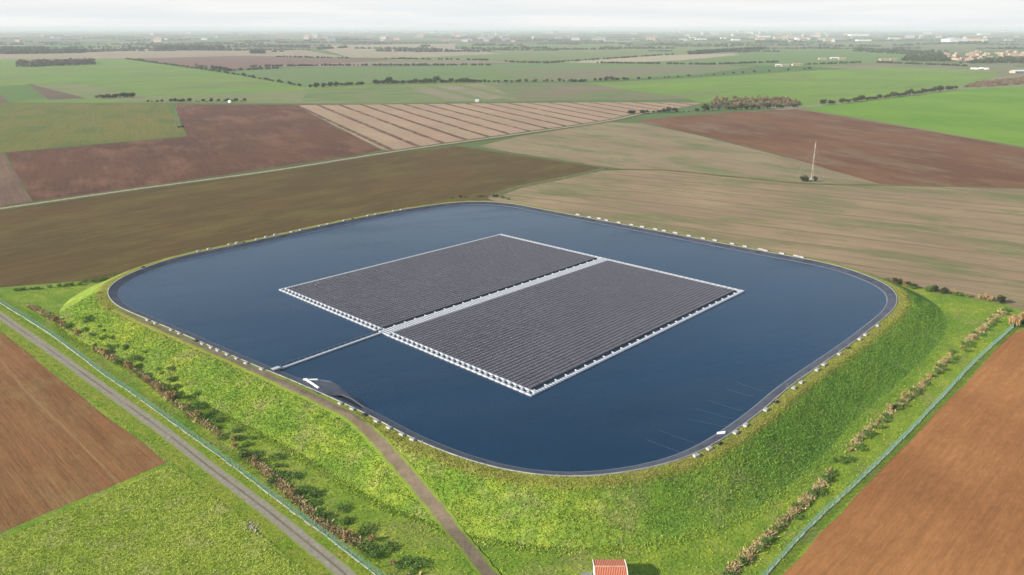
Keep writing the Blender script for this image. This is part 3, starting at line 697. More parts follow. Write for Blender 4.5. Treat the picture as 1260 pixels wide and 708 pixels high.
for L_, pr, dsc, grp in ((NL, p1, 'grey concrete block on the left bank beside the earth track, %s from the far end', 'blocks on the left bank'),
                         (NB, p1, 'grey concrete block on the grassy bottom bank, %s to the right of the liner ramp', 'blocks on the bottom bank'),
                         (NRr, p1, 'grey concrete block on the right bank, %s up from the bottom corner', 'blocks on the right bank'),
                         (NF, p2, 'long white block on the far right bank, %s from the left', 'white blocks on the far right bank')):
    for k, (x, y) in enumerate(L_): place_blk(pr, x, y, dsc % nth(k + 1), grp)
p3 = block_proto(1.5, 'concrete', 'concrete_block', '')
for k, (x, y) in enumerate(sorted(NK)): place_blk(p3, x, y, 'small white block on the far left bank, %s from the left' % nth(k + 1), 'white blocks on the far left bank')
p4 = block_proto(1.2, 'black', 'anchor_box', '')
wh = {'left': 'the left bank by the earth track', 'bot': 'the bottom bank by the liner ramp', 'fl': 'the far left bank', 'br': 'the right bank'}
cnt = {}; tot = {'br': 3, 'fl': 3}
for x, y, g_ in sorted(ND):
    cnt[g_] = cnt.get(g_, 0) + 1
    place_blk(p4, x, y, 'small black box on ' + wh[g_] + (', %s from the left' % nth(cnt[g_]) if g_ in tot else ''), 'black boxes on the banks', 'anchor box')

# ------------------------------------------------------------------ fences
def fence(name, px, lab, hh=1.9, kerb=True):
    P = resample(catmull(np.array([at(x, y) for x, y in px]), 8, False), 3.0, False); n = len(P)
    r = empty(name, (*P[0], 0)); tag(r, lab, 'fence'); o0 = (*P[0], 0)
    mb = MB(); mb.box((0, 0, hh / 2 + .1), (.11, .11, hh + .2)); mb.box((0, 0, hh + .22), (.15, .15, .05)); pm = mb.mesh('post')
    for q in P[:100]: link('post', pm, 'wire', r, loc=(q[0] - P[0][0], q[1] - P[0][1], 0), rz=0)
    mb = MB()
    for a, b_ in zip(P[:-1], P[1:]):
        d_ = b_ - a
        for k in range(12):
            q = a + d_ * (k + .5) / 12; mb.bar((*q, .12), (*q, hh), .016)
        for zz in (.15, .55, 1.0, 1.45, hh - .03): mb.bar((*a, zz), (*b_, zz), .018)
    local(mb, o0).build('mesh_panel', 'wire', r)
    if kerb:
        mb = MB()
        for a, b_ in zip(P[:-1], P[1:]):
            d_ = b_ - a; L_ = np.linalg.norm(d_); w_ = random.uniform(.22, .42); c_ = (a + b_) / 2 + rng.normal(0, .06, 2)
            mb.box((*c_, .06), (L_ * random.uniform(.85, .99), w_, .22), math.atan2(d_[1], d_[0]), bev=.04)
        local(mb, o0).build('gravel_board', 'stone', r)
fence('wire_fence', [(-25, 357), (0, 373), (61, 411), (127, 460.5), (160, 483), (201, 512.6), (239, 540), (272, 563.6), (320, 600), (361, 631), (412, 669), (460, 706), (500, 736)],
      'long green mesh fence on a white base beside the gravel road at left')
fence('wire_fence', [(1247, 403), (1197, 449), (1164, 484.6), (1123, 528), (1082, 569), (1042, 607), (1004, 642), (945, 706), (920, 735)],
      'green mesh fence between the grass strip and bare orange soil at right')

# ------------------------------------------------------------------ shed
rz_ = 3.5; ry = at(750, 697.2, rz_)[1]; x0 = at(731.5, 697.2, rz_)[0]; x1 = at(771, 697.2, rz_)[0]
hw = (x1 - x0) / 2; cx = (x0 + x1) / 2
ey = at(750, 688.8, 2.75)[1]; dp = max(1.9, ey - ry); dpf = 3.2
sh_ = empty('shed', (cx, ry, 0)); tag(sh_, 'small white shed with terracotta tiled roof on the grass at the bottom edge', 'shed')
mb = MB(); wx = hw - .12; yb, yf = dp - .25, -dpf + .25
def wallpoly(xx, s):
    return [(xx, yf, -.05), (xx, yb, -.05), (xx, yb, 2.66), (xx, 0, rz_ - .14), (xx, yf, 2.38)]
mb.poly(wallpoly(-wx, 1)); mb.poly(wallpoly(wx, 1)[::-1]); mb.poly([(-wx, yb, -.05), (wx, yb, -.05), (wx, yb, 2.66), (-wx, yb, 2.66)]); mb.poly([(-wx, yf, -.05), (wx, yf, -.05), (wx, yf, 2.38), (-wx, yf, 2.38)])
mb.build('wall', 'render', sh_)
def slab(pts, th):
    m_ = MB(); up = [(x, y, z + th) for x, y, z in pts]; m_.poly(pts[::-1]); m_.poly(up)
    for a in range(4): b_ = (a + 1) % 4; m_.poly([pts[a], pts[b_], up[b_], up[a]])
    return m_
rf = slab([(-hw, 0, rz_ - .1), (hw, 0, rz_ - .1), (hw, dp, 2.65), (-hw, dp, 2.65)], .12).build('roof', 'tile', sh_)
slab([(-hw, -dpf, 2.32), (hw, -dpf, 2.32), (hw, -.002, rz_ - .1), (-hw, -.002, rz_ - .1)], .12).build('roof', 'tile', sh_)
mb = MB()
k = 12
for a in range(k): mb.bar((-hw + 2 * hw * a / k, 0, rz_ + .04), (-hw + 2 * hw * (a + .97) / k, 0, rz_ + .05), .13, 6)
mb.build('ridge_tiles', plain('pale ridge mortar', (.62, .36, .25), .9, .2, 2), rf)
mb = MB(); mb.box((-hw - .03, dp / 2, (rz_ + 2.65) / 2 - .02), (.07, dp, .02)); mb.v = []; mb.f = []
for s in (-1, 1):
    mb.bar((s * (hw + .05), -dpf, 2.42), (s * (hw + .05), 0, rz_ + .02), .09); mb.bar((s * (hw + .05), 0, rz_ + .02), (s * (hw + .05), dp, 2.76), .09)
mb.build('verge_board', 'render', sh_)
mb = MB(); mb.box((.4, yf - .03, 1.0), (1.1, .06, 2.05)); d_ = mb.build('door', 'door', sh_); mb = MB(); mb.bar((.8, yf - .1, 1.0), (.8, yf - .1, 1.2), .02); mb.build('handle', 'steel', d_)
mb = MB(); mb.box((-1.8, yf - .03, 1.5), (1.0, .05, .9)); d_ = mb.build('window', 'white', sh_); mb = MB(); mb.box((-1.8, yf - .065, 1.5), (.84, .03, .74)); mb.build('pane', 'glass', d_)
q = at(721, 707, .1); mb = MB(); mb.box((q[0] + .2, q[1] - 1.2, .05), (2.2, 3.6, .22), bev=.03); tag(mb.build('concrete_slab', plain('weathered slab', (.20, .21, .20), .9, .2, 1)), 'grey concrete slab in the grass left of the small shed', 'slab')

# rubble beside the road
q = at(309, 648); mb = MB()
for k in range(70):
    a = random.gauss(0, 1.3); b_ = random.gauss(0, .8); s = random.uniform(.12, .4); mb.box((q[0] + a + b_ * .4, q[1] - a * .9 + b_, s * .3), (s, s * random.uniform(.6, 1), s * random.uniform(.5, .9)), random.uniform(0, 3), taper=random.uniform(.5, .9))
tag(mb.build('rubble_heap', plain('pale rubble', (.42, .38, .30), .95, .35, 1)), 'small heap of pale rubble at the edge of the gravel road', 'rubble')

# ------------------------------------------------------------------ masts
def mast(px, base_px, top_px, lab):
    q = at(*base_px); d_ = np.hypot(*q); hh = 28.0
    # height that puts the top at the surveyed pixel
    best = min(np.linspace(15, 45, 121), key=lambda z_: abs(at(top_px[0], top_px[1], z_)[1] - q[1])); hh = float(best)
    r = empty('lattice_mast', (*q, 0)); tag(r, lab, 'mast')
    R0 = .27; cs = [(R0 * math.cos(a), R0 * math.sin(a)) for a in (.3, .3 + 2 * PI / 3, .3 + 4 * PI / 3)]
    ns = 7
    for s in range(ns):
        mb = MB(); z0, z1 = hh * s / ns, hh * (s + 1) / ns
        for k in range(3): mb.bar((*cs[k], z0), (*cs[k], z1 - .01), .055)
        st = int((z1 - z0) / .9)
        for a in range(st):
            za = z0 + (z1 - z0) * a / st; zb_ = z0 + (z1 - z0) * (a + 1) / st
            for k in range(3):
                p_, r2 = (k, (k + 1) % 3) if a % 2 else ((k + 1) % 3, k); mb.bar((*cs[p_], za), (*cs[r2], zb_), .035)
        mb.build('mast_section', 'steel' if s % 2 == 0 else 'redpaint', r)
    for a in range(3):
        t_ = .3 + 2 * PI * a / 3
        for z_ in (hh * .55, hh * .95):
            mb = MB(); mb.bar((R0 * math.cos(t_), R0 * math.sin(t_), z_), (hh * .42 * math.cos(t_), hh * .42 * math.sin(t_), .1), .022); mb.build('guy_wire', 'steel', r)
    mb = MB(); mb.bar((0, 0, hh), (0, 0, hh + 2.2), .05); mb.build('antenna', 'steel', r)
    mb = MB(); mb.box((0, 0, .25), (1.6, 1.6, .6), bev=.08); mb.build('footing', 'concrete', r)
mast(0, (998, 221), (1004.5, 176), 'pale lattice mast with guy wires standing by the chocolate brown field')
mast(0, (220.5, 156.5), (215, 128), 'thin lattice mast at the corner of the olive and purple fields')

# ------------------------------------------------------------------ trees and shrubs
def leaves(n_cl, per, R, Hc, z0, leaf, spread=.5, up=0.0, flat=1.0):
    V = []; S = []
    for c in range(n_cl):
        a = random.uniform(0, 2 * PI); el = random.uniform(-.5, 1.0); rr = random.uniform(.25, .80)
        cx_, cy_, cz_ = R * rr * math.cos(a) * flat, R * rr * math.sin(a), z0 + Hc * (.5 + .42 * el * random.uniform(.6, 1))
        cr_ = R * spread * random.uniform(.6, 1.15); tone = random.random()
        for k in range(per):
            d_ = rng.normal(size=3); d_ /= np.linalg.norm(d_); rad = cr_ * random.uniform(.45, 1.05)
            p_ = np.array([cx_, cy_, cz_]) + d_ * rad * np.array([1, 1, .8])
            if p_[2] < .05: p_[2] = random.uniform(.05, .4)
            u = rng.normal(size=3); u[2] += up * np.sign(u[2] or 1) * 3; u /= np.linalg.norm(u); w_ = np.cross(u, rng.normal(size=3)); w_ /= np.linalg.norm(w_)
            l_ = leaf * random.uniform(.6, 1.5); ww = l_ * (.6 if up == 0 else .22)
            V += [p_ - u * l_ * .5 - w_ * ww * .5, p_ - u * l_ * .5 + w_ * ww * .5, p_ + u * l_ * .5 + w_ * ww * .5 * .5, p_ + u * l_ * .5 - w_ * ww * .5 * .5]; S.append(min(1, max(0, tone * .7 + random.random() * .4)))
    V = np.array(V); Fc = np.arange(len(V)).reshape(-1, 4); return V, Fc, np.array(S)
def tree_proto(name, lm, R, Hc, z0, n_cl=12, per=26, leaf=.8, trunk=True, up=0, spread=.5, limbs=5, twigs=0):
    r = empty(name, (0, 0, 0)); V, Fc, S = leaves(n_cl, per, R, Hc, z0, leaf, spread, up)
    link('crown' if trunk else 'foliage', arr_mesh('crown', V, Fc, {'shade': S}), lm, r)
    mb = MB(); tr = R * .07 + .03
    if trunk:
        mb.bar((0, 0, -.1), (.1, 0, z0 + Hc * .45), tr, 6, tr * .5)
        for k in range(limbs):
            a = 2 * PI * k / limbs + random.random(); zz = z0 * .8 + Hc * random.uniform(.05, .3); mb.bar((.04, 0, zz), (R * .7 * math.cos(a), R * .7 * math.sin(a), zz + Hc * random.uniform(.25, .5)), tr * .45, 4, tr * .12)
    else:
        for k in range(7):
            a = 2 * PI * k / 7 + random.random(); mb.bar((.05 * math.cos(a), .05 * math.sin(a), -.05), (R * .6 * math.cos(a), R * .6 * math.sin(a), Hc * random.uniform(.55, .9)), .05, 4, .015)
    for k in range(twigs):
        a = random.uniform(0, 2 * PI); rr = random.uniform(.2, .9) * R; zz = z0 + Hc * random.uniform(.2, .5); mb.bar((rr * .3 * math.cos(a), rr * .3 * math.sin(a), zz), (rr * math.cos(a), rr * math.sin(a), zz + Hc * random.uniform(.3, .6)), .10, 3, .03)
    mb.build('trunk' if trunk else 'stems', 'bark', r); return r
PT = {'dark': [tree_proto('hedgerow_tree', 'leaf_dark', random.uniform(5.0, 6.2), random.uniform(7.5, 9), .5, 18, 26, 1.2) for _ in range(4)],
      'grey': [tree_proto('bare_tree', 'leaf_grey', 4.8, 8.0, 1.2, 15, 26, .9, twigs=16, up=.4) for _ in range(3)],
      'bush': [tree_proto('bush', 'leaf_dark', 1.9, 2.6, .1, 9, 24, .5, False, spread=.55) for _ in range(3)],
      'bramble': [tree_proto('bramble_bush', 'leaf_green', 1.7, 1.7, .0, 12, 34, .28, False, spread=.5) for _ in range(4)],
      'reed': [tree_proto('dry_shrub', 'reed', 1.15, 1.7, .15, 11, 40, .42, False, up=.6, spread=.42) for _ in range(5)]}
freep = {k: list(v) for k, v in PT.items()}
def put(kind, x, y, z, sc, label, cat, grp, name=None):
    if freep[kind]: o = freep[kind].pop(); o.location = (x, y, z); o.rotation_euler.z = random.uniform(0, 6); o.scale = sc
    else: o = copy_tree(random.choice(PT[kind]), (x, y, z), random.uniform(0, 6), sc)
    return tag(o, label, cat, grp)
def row(px, n, kinds, smin, smax, lab, cat, grp, jit=1.0, z=0, drape=False, order='left', hs=1.0):
    P = resample(catmull(np.array([at(x, y) for x, y in px]), 8, False), 1.0, False)
    idx = np.linspace(0, len(P) - 1, n)
    for k, i_ in enumerate(idx):
        q = P[min(len(P) - 1, max(0, int(i_ + random.uniform(-.35, .35) * len(P) / n)))] + rng.normal(0, jit, 2)
        s = random.uniform(smin, smax) * (1.25 if random.random() < .15 else 1); zz = float(hgt(q[0], q[1])[0]) if drape else z
        kd = random.choice(kinds); put(kd, q[0], q[1], zz - .05, (s, s, s * random.uniform(.8, 1.2) * hs), lab % nth(k + 1), cat, grp)
row([(383, 108.5), (415, 106.5), (446, 105)], 16, ['dark'], .6, 1.0, 'dark hedgerow tree, %s from the left in the short row left of the gap', 'tree', 'short row of dark trees')
row([(461, 104), (520, 103), (596, 102)], 38, ['dark'], .75, 1.1, 'dark tree, %s from the left in the long middle row behind the pink field', 'tree', 'long middle row of dark trees')
row([(600, 102), (660, 101.3), (722, 100.6)], 19, ['dark'], .45, .75, 'small dark hedge tree, %s from the left, just right of the long tree row', 'tree', 'hedge right of the tree row')
row([(733, 100.3), (771, 98.8)], 9, ['dark'], .7, .9, 'dark tree, %s from the left in the small dense copse at centre right', 'tree', 'small dense copse')
row([(777, 99.2), (820, 96.5), (865, 93.8), (930, 89.8), (1000, 85.8)], 34, ['dark', 'bush'], .5, .75, 'low hedge bush, %s from the left in the hedge rising to the farm', 'bush', 'hedge rising to the farm')
row([(157, 73.5), (215, 81.5), (262, 88), (300, 94.3), (335, 100.5), (369, 106.8)], 62, ['dark'], .5, .85, 'dark hedge tree, %s from the far end of the diagonal left hedge', 'tree', 'diagonal hedge at left')
row([(241, 84.2), (255, 86), (262, 86), (280, 88.5)], 9, ['dark', 'grey'], 1.1, 1.4, 'taller dark tree, %s from the left in the clump on the diagonal hedge', 'tree', 'tall clump on the diagonal hedge')
row([(183, 126), (215, 125.8), (255, 125.5), (303, 125)], 34, ['dark', 'bush', 'dark'], .4, .75, 'dark scrubby bush, %s from the left behind the olive and purple fields', 'bush', 'bushes behind the olive field')
row([(118, 121.8), (142, 121), (166, 120)], 19, ['dark', 'grey'], .6, .85, 'grey green tree, %s from the left in the small rectangular copse', 'tree', 'small rectangular copse at left')
row([(775, 140.8), (800, 139.6), (835, 138.3), (868, 137.3)], 26, ['dark', 'bush'], .35, .65, 'green bush, %s from the left at the head of the chocolate field', 'bush', 'bushes by the chocolate field')
row([(868, 136.8), (905, 135.3), (945, 134), (982, 132.8)], 24, ['dark', 'grey', 'grey'], .6, .95, 'tree, %s from the left along the front of the russet thicket', 'tree', 'front of the russet thicket')
row([(1010, 129.3), (1035, 127.5), (1080, 122.3), (1130, 116.2), (1176, 110.3)], 32, ['dark'], .65, .95, 'dark round tree, %s from the left in the hedge beside bright green wheat', 'tree', 'hedge beside the bright wheat')
row([(22, 357.5), (60, 354.5), (100, 349.5), (150, 341.5), (190, 331.5), (235, 321)], 26, ['bramble', 'reed', 'bramble'], .6, 1.0, 'scrub bush, %s from the left along the ditch by the stubble field', 'bush', 'scrub along the far left ditch', jit=.5)
row([(1092, 347), (1120, 354), (1150, 359.5), (1190, 366), (1236, 373)], 26, ['bramble', 'reed', 'bush'], .7, 1.1, 'scrub bush, %s from the left behind the right corner of the bank', 'bush', 'scrub behind the right bank', jit=.7)
row([(556, 244.5), (580, 243), (605, 242), (628, 246)], 9, ['bramble', 'bramble', 'bush'], .55, .85, 'green bush, %s from the left just behind the top corner of the reservoir', 'bush', 'bushes behind the top corner', jit=.8)
row([(988, 223.5), (1003, 223.5)], 3, ['bush'], 1.0, 1.3, 'dark bush, %s from the left at the foot of the lattice mast', 'bush', 'bushes at the mast foot', jit=.6)
row([(219, 157.5), (226, 157.2)], 2, ['bush'], .8, 1.0, 'dark bush, %s from the left at the foot of the thin left mast', 'bush', 'bushes at the left mast foot', jit=.3)
LD = [(36, 377), (60, 391), (90, 407), (115, 426), (150, 448), (190, 476), (220, 499), (255, 523), (290, 552), (325, 582), (365, 616), (400, 645), (440, 667), (475, 688), (510, 716)]
row(LD, 46, ['reed', 'reed', 'bramble'], .35, 1.1, 'dry scrubby shrub, %s from the far end of the left ditch line', 'shrub', 'dry shrubs along the left ditch', jit=.6)
row([(x + 16, y - 4) for x, y in LD[2:]], 74, ['bramble'], .55, 1.2, 'green bramble, %s from the far end at the foot of the left bank', 'bramble', 'brambles at the foot of the left bank', jit=1.8, drape=True, hs=.5)
RD = [(1238, 381), (1222, 391), (1205, 408), (1170, 439), (1130, 476), (1090, 512), (1050, 550), (1015, 588), (975, 630), (935, 672), (905, 702), (885, 725)]
row(RD, 52, ['reed', 'bramble'], .35, .75, 'dry scrubby shrub, %s from the far end of the right ditch line', 'shrub', 'dry shrubs along the right ditch', jit=.45)
row([(x + 5, y + 3) for x, y in RD], 44, ['bramble'], .4, .75, 'low green bramble, %s from the far end of the right ditch line', 'bramble', 'brambles along the right ditch', jit=.5)
row([(1249, 402), (1255, 398), (1262, 396)], 4, ['reed', 'bramble'], 1.4, 1.9, 'pale bush, %s from the left at the far end of the right fence', 'bush', 'bushes at the fence end', jit=1)

# masses nobody could count
def mass(name, px_areas, lm, n, sz, hgt_, lab, lf=1.3):
    V = []; S = []; per = 22
    for (poly, wgt) in px_areas:
        P = [at(*q) for q in poly]
        for k in range(int(n * wgt)):
            a, b_ = random.random(), random.random()
            if len(P) == 4: q = P[0] * (1 - a) * (1 - b_) + P[1] * a * (1 - b_) + P[2] * a * b_ + P[3] * (1 - a) * b_
            else: q = P[0] * (1 - a) + P[1] * a + rng.normal(0, sz * .4, 2)
            s = random.uniform(.6, 1.2); tone = random.random()
            for j_ in range(per):
                d_ = rng.normal(size=3); d_ /= np.linalg.norm(d_); c_ = np.array([q[0], q[1], hgt_ * s * .55]) + d_ * np.array([sz * s * .5, sz * s * .5, hgt_ * s * .5]) * random.uniform(.5, 1)
                u = rng.normal(size=3); u /= np.linalg.norm(u); w_ = np.cross(u, rng.normal(size=3)); w_ /= np.linalg.norm(w_); l_ = lf * random.uniform(.7, 1.5)
                V += [c_ - u * l_ - w_ * l_ * .6, c_ - u * l_ + w_ * l_ * .6, c_ + u * l_ + w_ * l_ * .6, c_ + u * l_ - w_ * l_ * .6]; S.append(min(1, tone * .7 + random.random() * .35))
    V = np.array(V); o = link(name, arr_mesh(name, V, np.arange(len(V)).reshape(-1, 4), {'shade': np.array(S)}), lm); stuff(o); return tag(o, lab, name.replace('_', ' '))
mass('thicket', [([(870, 134), (985, 131), (968, 122), (880, 124)], 1)], 'leaf_russet', 170, 6.5, 6.5, 'russet leafless thicket at the head of the chocolate field', .8)
mass('scrub', [([(1180, 109), (1262, 104), (1262, 96.5), (1205, 102)], 1), ([(1262, 104), (1420, 98), (1420, 92), (1262, 96.5)], .8)], 'leaf_russet', 260, 7, 4.5, 'russet scrub between the two bright green fields at right', .8)
mass('woodland', [([(20, 83.5), (118, 79.5), (116, 76.5), (24, 79)], 1)], 'leaf_grey', 300, 10, 12, 'long grey green wood standing in the left green field', 1.8)
mass('woodland', [([(1050, 64), (1160, 70), (1160, 66), (1055, 60.5)], .6), ([(1110, 75.5), (1170, 76), (1160, 69.5), (1115, 70)], .5), ([(1180, 79), (1262, 78), (1262, 72), (1230, 73)], .4)], 'leaf_dark', 420, 11, 10, 'dark woods round the village on the right', 2.2)
mass('hedges', [([(310, 82.6), (400, 81.2)], .5), ([(400, 81.2), (602, 80.6)], 1), ([(670, 78.3), (830, 67.3)], 1), ([(620, 76.5), (665, 78)], .3), ([(735, 78), (870, 79.8)], .8), ([(870, 79.8), (955, 77)], .6), ([(990, 80), (1060, 77.5)], .4), ([(1080, 77.5), (1190, 82)], .8), ([(340, 70.5), (430, 72)], .4), ([(470, 72.5), (600, 74.5)], .6), ([(275, 88), (345, 84.5)], .3), ([(700, 155 - 54), (722, 101)], .05)], 'leaf_dark', 120, 6, 5, 'thin dark hedges between the far fields', 1.5)
mass('woodland', [([(848, 67), (938, 61)], 1), ([(190, 62.5), (275, 62.5), (275, 58.5), (200, 58)], 1.6), ([(0, 67.5), (105, 65), (100, 64), (0, 65)], 1), ([(0, 66), (60, 64), (55, 60), (0, 60)], .8), ([(310, 66), (325, 66)], .1), ([(930, 53.5), (956, 53.5), (956, 51.5), (930, 51.5)], .4), ([(1180, 55), (1215, 55), (1215, 52.5), (1180, 53)], .4)], 'leaf_dark', 260, 16, 13, 'dark blue green woods in the hazy distance', 3)
# far woods: flattened clumps in broken lines right out to the horizon
V = []; S = []
for k in range(520):
    d_ = 3600 * (7.5 ** random.random()) ; th = random.uniform(-.72, .72); cx_, cy_ = d_ * math.tan(th), d_
    if cx_ > -200 and False: continue
    Lr = random.uniform(60, 500); aa = random.uniform(-.25, .25) + (.5 * PI if random.random() < .08 else 0); hh_ = random.uniform(7, 14); n_ = int(Lr / 16)
    for j_ in range(n_):
        x_ = cx_ + math.cos(aa) * (j_ - n_ / 2) * 16 + random.gauss(0, 5); y_ = cy_ + math.sin(aa) * (j_ - n_ / 2) * 16 + random.gauss(0, 12); s = random.uniform(.6, 1.2); tone = random.random(); r_ = 11 * s
        nn = 5; base = len(V)
        for a in range(nn):
            t_ = 2 * PI * a / nn + random.random(); V.append((x_ + r_ * math.cos(t_), y_ + r_ * math.sin(t_), hh_ * s * random.uniform(.35, .6)))
        for a in range(nn):
            b_ = (a + 1) % nn; p0, p1_ = V[base + a], V[base + b_]
            S.append(((p0[0], p0[1], -.2), (p1_[0], p1_[1], -.2), p1_, p0)); S.append((p0, p1_, (x_, y_, hh_ * s), (x_, y_, hh_ * s)))
VV = np.array(S).reshape(-1, 3); o = link('far_woodland', arr_mesh('far_woodland', VV, np.arange(len(VV)).reshape(-1, 4)), 'farwood'); stuff(o); tag(o, 'broken lines of woods fading into haze below the horizon', 'woodland')

# ------------------------------------------------------------------ buildings
def house_proto(name, w_, d_, h_, rh, wm, rm, wins=2):
    r = empty(name, (0, 0, 0)); mb = MB(); a, b_ = w_ / 2, d_ / 2
    mb.poly([(-a, -b_, 0), (a, -b_, 0), (a, -b_, h_), (-a, -b_, h_)]); mb.poly([(a, b_, 0), (-a, b_, 0), (-a, b_, h_), (a, b_, h_)])
    mb.poly([(a, -b_, 0), (a, b_, 0), (a, b_, h_), (a, 0, h_ + rh - .1), (a, -b_, h_)]); mb.poly([(-a, b_, 0), (-a, -b_, 0), (-a, -b_, h_), (-a, 0, h_ + rh - .1), (-a, b_, h_)])
    mb.build('wall', wm, r)
    for s in (-1, 1):
        e = 1.06; pts = [(-a * 1.04, s * b_ * e, h_ - .15), (a * 1.04, s * b_ * e, h_ - .15), (a * 1.04, s * .01, h_ + rh), (-a * 1.04, s * .01, h_ + rh)]
        slab(pts, .2).build('roof', rm, r)
    for k in range(wins):
        mb = MB(); mb.box((-a + w_ * (k + .5) / wins, -b_ - .06, h_ * .55), (w_ / wins * .32, .12, h_ * .35)); mb.build('window', 'glass', r)
    return r
def single(proto, px, rz, lab, cat, grp=None, sc=1, first=True, z=0):
    q = at(*px)
    if first: proto.location = (*q, z); proto.rotation_euler.z = rz; proto.scale = (sc,) * 3; o = proto
    else: o = copy_tree(proto, (*q, z), rz, sc)
    return tag(o, lab, cat, grp)
hps = [house_proto('house', 15, 9, 5, 2.8, 'cream', 'tilefar'), house_proto('house', 12, 9, 6, 2.6, 'cream', 'tilefar', 3), house_proto('house', 20, 10, 4.5, 2.8, 'cream', 'tilefar', 3)]
vp = sorted([(random.uniform(1160, 1262), random.uniform(64.5, 75)) for _ in range(64)] + [(random.uniform(1262, 1330), random.uniform(66, 80)) for _ in range(8)] + [(1143, 72.5)])
vp = [(x, y) for x, y in vp if y < 76 and (y - 64) < 3 + (x - 1150) * .3]
for k, (x, y) in enumerate(vp):
    single(hps[k % 3], (x, y), random.uniform(-.6, .6) + (PI / 2 if random.random() < .3 else 0), 'small cream village house with terracotta roof, %s from the left' % (nth(k + 1) if k < 69 else 'last'), 'house', 'village houses', random.uniform(.85, 1.25), k < 3)
barn = [(957, 82.3, 14, 'low white barn', 'left of the three farm barns in mid distance', 'roofwhite', .1), (966, 82, 20, 'dark roofed barn', 'in the middle of the farm', 'roofgrey', .05), (980, 81.3, 26, 'large pink roofed barn', 'at the right of the farm', 'tilefar', .1),
        (1012, 73.6, 26, 'grey barn', 'at the left of the second farm', 'roofgrey', 0), (1027, 73.2, 30, 'pale barn', 'in the middle of the second farm', 'roofwhite', .05), (1036, 73.6, 24, 'brown roofed barn', 'at the right of the second farm', 'tilefar', 0),
        (1088, 74.8, 30, 'long cream farmhouse', 'left of the village woods', 'tilefar', 0), (1099, 74.6, 24, 'low cream house', 'right of the long cream farmhouse', 'tilefar', .1),
        (1252, 90, 34, 'big pale barn', 'on the right edge by the russet scrub', 'roofwhite', .3)]
for x, y, w_, a, b_, rm, rz in barn:
    single(house_proto('barn' if 'barn' in a else 'farmhouse', w_, w_ * .5, 4.5, 2.6, 'cream', rm, 3), (x, y), rz, a + ' ' + b_, 'barn' if 'barn' in a else 'house')
for k, (x, y) in enumerate(((1197, 85.3), (1202, 85.5), (1208, 84.9), (1214, 85.6))):
    r = empty('polytunnel', (*at(x, y), 0), random.uniform(-.2, .2)); tag(r, 'bright white polytunnel, %s from the left at the edge of the wheat' % nth(k + 1), 'polytunnel', 'polytunnels at the wheat edge')
    mb = MB(); n_ = 8; L_, R_ = 9, 4.2
    for a in range(n_):
        t0, t1 = PI * a / n_, PI * (a + 1) / n_; mb.poly([(-L_ / 2, R_ * math.cos(t0), R_ * math.sin(t0)), (L_ / 2, R_ * math.cos(t0), R_ * math.sin(t0)), (L_ / 2, R_ * math.cos(t1), R_ * math.sin(t1)), (-L_ / 2, R_ * math.cos(t1), R_ * math.sin(t1))])
    for s in (-1, 1): mb.poly([(s * L_ / 2, R_ * math.cos(PI * a / n_), R_ * math.sin(PI * a / n_)) for a in range(n_ + 1)])
    mb.build('cover', 'white', r)
def hut(px, rz, lab, w_=5, h_=2.2):
    r = house_proto('white_hut', w_, w_ * .6, h_, 1.1, 'white', 'roofwhite', 0); single(r, px, rz, lab, 'hut')
hut((587, 125.7), .1, 'small white hut at the far edge of the pink striped field', 5.5, 2.6)
hut((283, 126.4), -.5, 'small white hut beside the bushes behind the purple brown field', 5, 2)
# far sheds of the town
ws = [(1186, 51.6, 300, 22, 120), (1062, 50.8, 110, 12, 60), (1056, 44.3, 240, 22, 100), (862, 49.8, 90, 14, 60), (852, 47.2, 60, 12, 40), (880, 37.2, 500, 60, 200), (198, 48.6, 70, 14, 50), (205, 49.2, 30, 10, 30), (252, 49.2, 50, 12, 40), (987, 49, 120, 16, 80), (1027, 49, 90, 12, 60),
      (1100, 48.5, 90, 14, 60), (1125, 45.6, 180, 20, 80), (940, 46, 130, 16, 60), (1140, 37.5, 700, 70, 200), (1210, 43, 160, 18, 80), (890, 48, 60, 12, 40), (905, 50, 70, 12, 40)]
ws.sort()
for k, (x, y, w_, h_, d_) in enumerate(ws):
    r = empty('warehouse', (*at(x, y), 0), random.uniform(-.08, .08)); big = w_ >= 300 and x > 1180
    tag(r, 'very long white warehouse above the village, brightest in the far distance' if big else 'white warehouse in the hazy far town, %s from the left of its kind' % nth(k + 1), 'warehouse', None if big else 'far white warehouses')
    mb = MB(); mb.box((0, 0, h_ * .45), (w_, d_, h_ * .9)); mb.build('wall', 'white', r); mb = MB(); mb.box((0, 0, h_ * .95), (w_ * 1.01, d_ * 1.02, h_ * .1), taper=.96); mb.build('roof', 'roofwhite', r)
fh = house_proto('far_house', 40, 22, 9, 5, 'farwall', 'roofgrey', 0); fh2 = house_proto('far_house', 34, 20, 9, 5, 'cream', 'tilefar', 0)
for k in range(150):
    y = 37.5 + 14.5 * random.random() ** .8; x = random.choice([random.gauss(1040, 110), random.uniform(380, 1260), random.gauss(640, 120), random.uniform(0, 1260)])
    single(fh if k % 2 else fh2, (x, y), random.uniform(-.5, .5), 'small pale building among the hazy roofs of the far town', 'building', 'hazy far town', random.uniform(.8, 2.2) * (1 + max(0, 46 - y) * .12), k < 2)

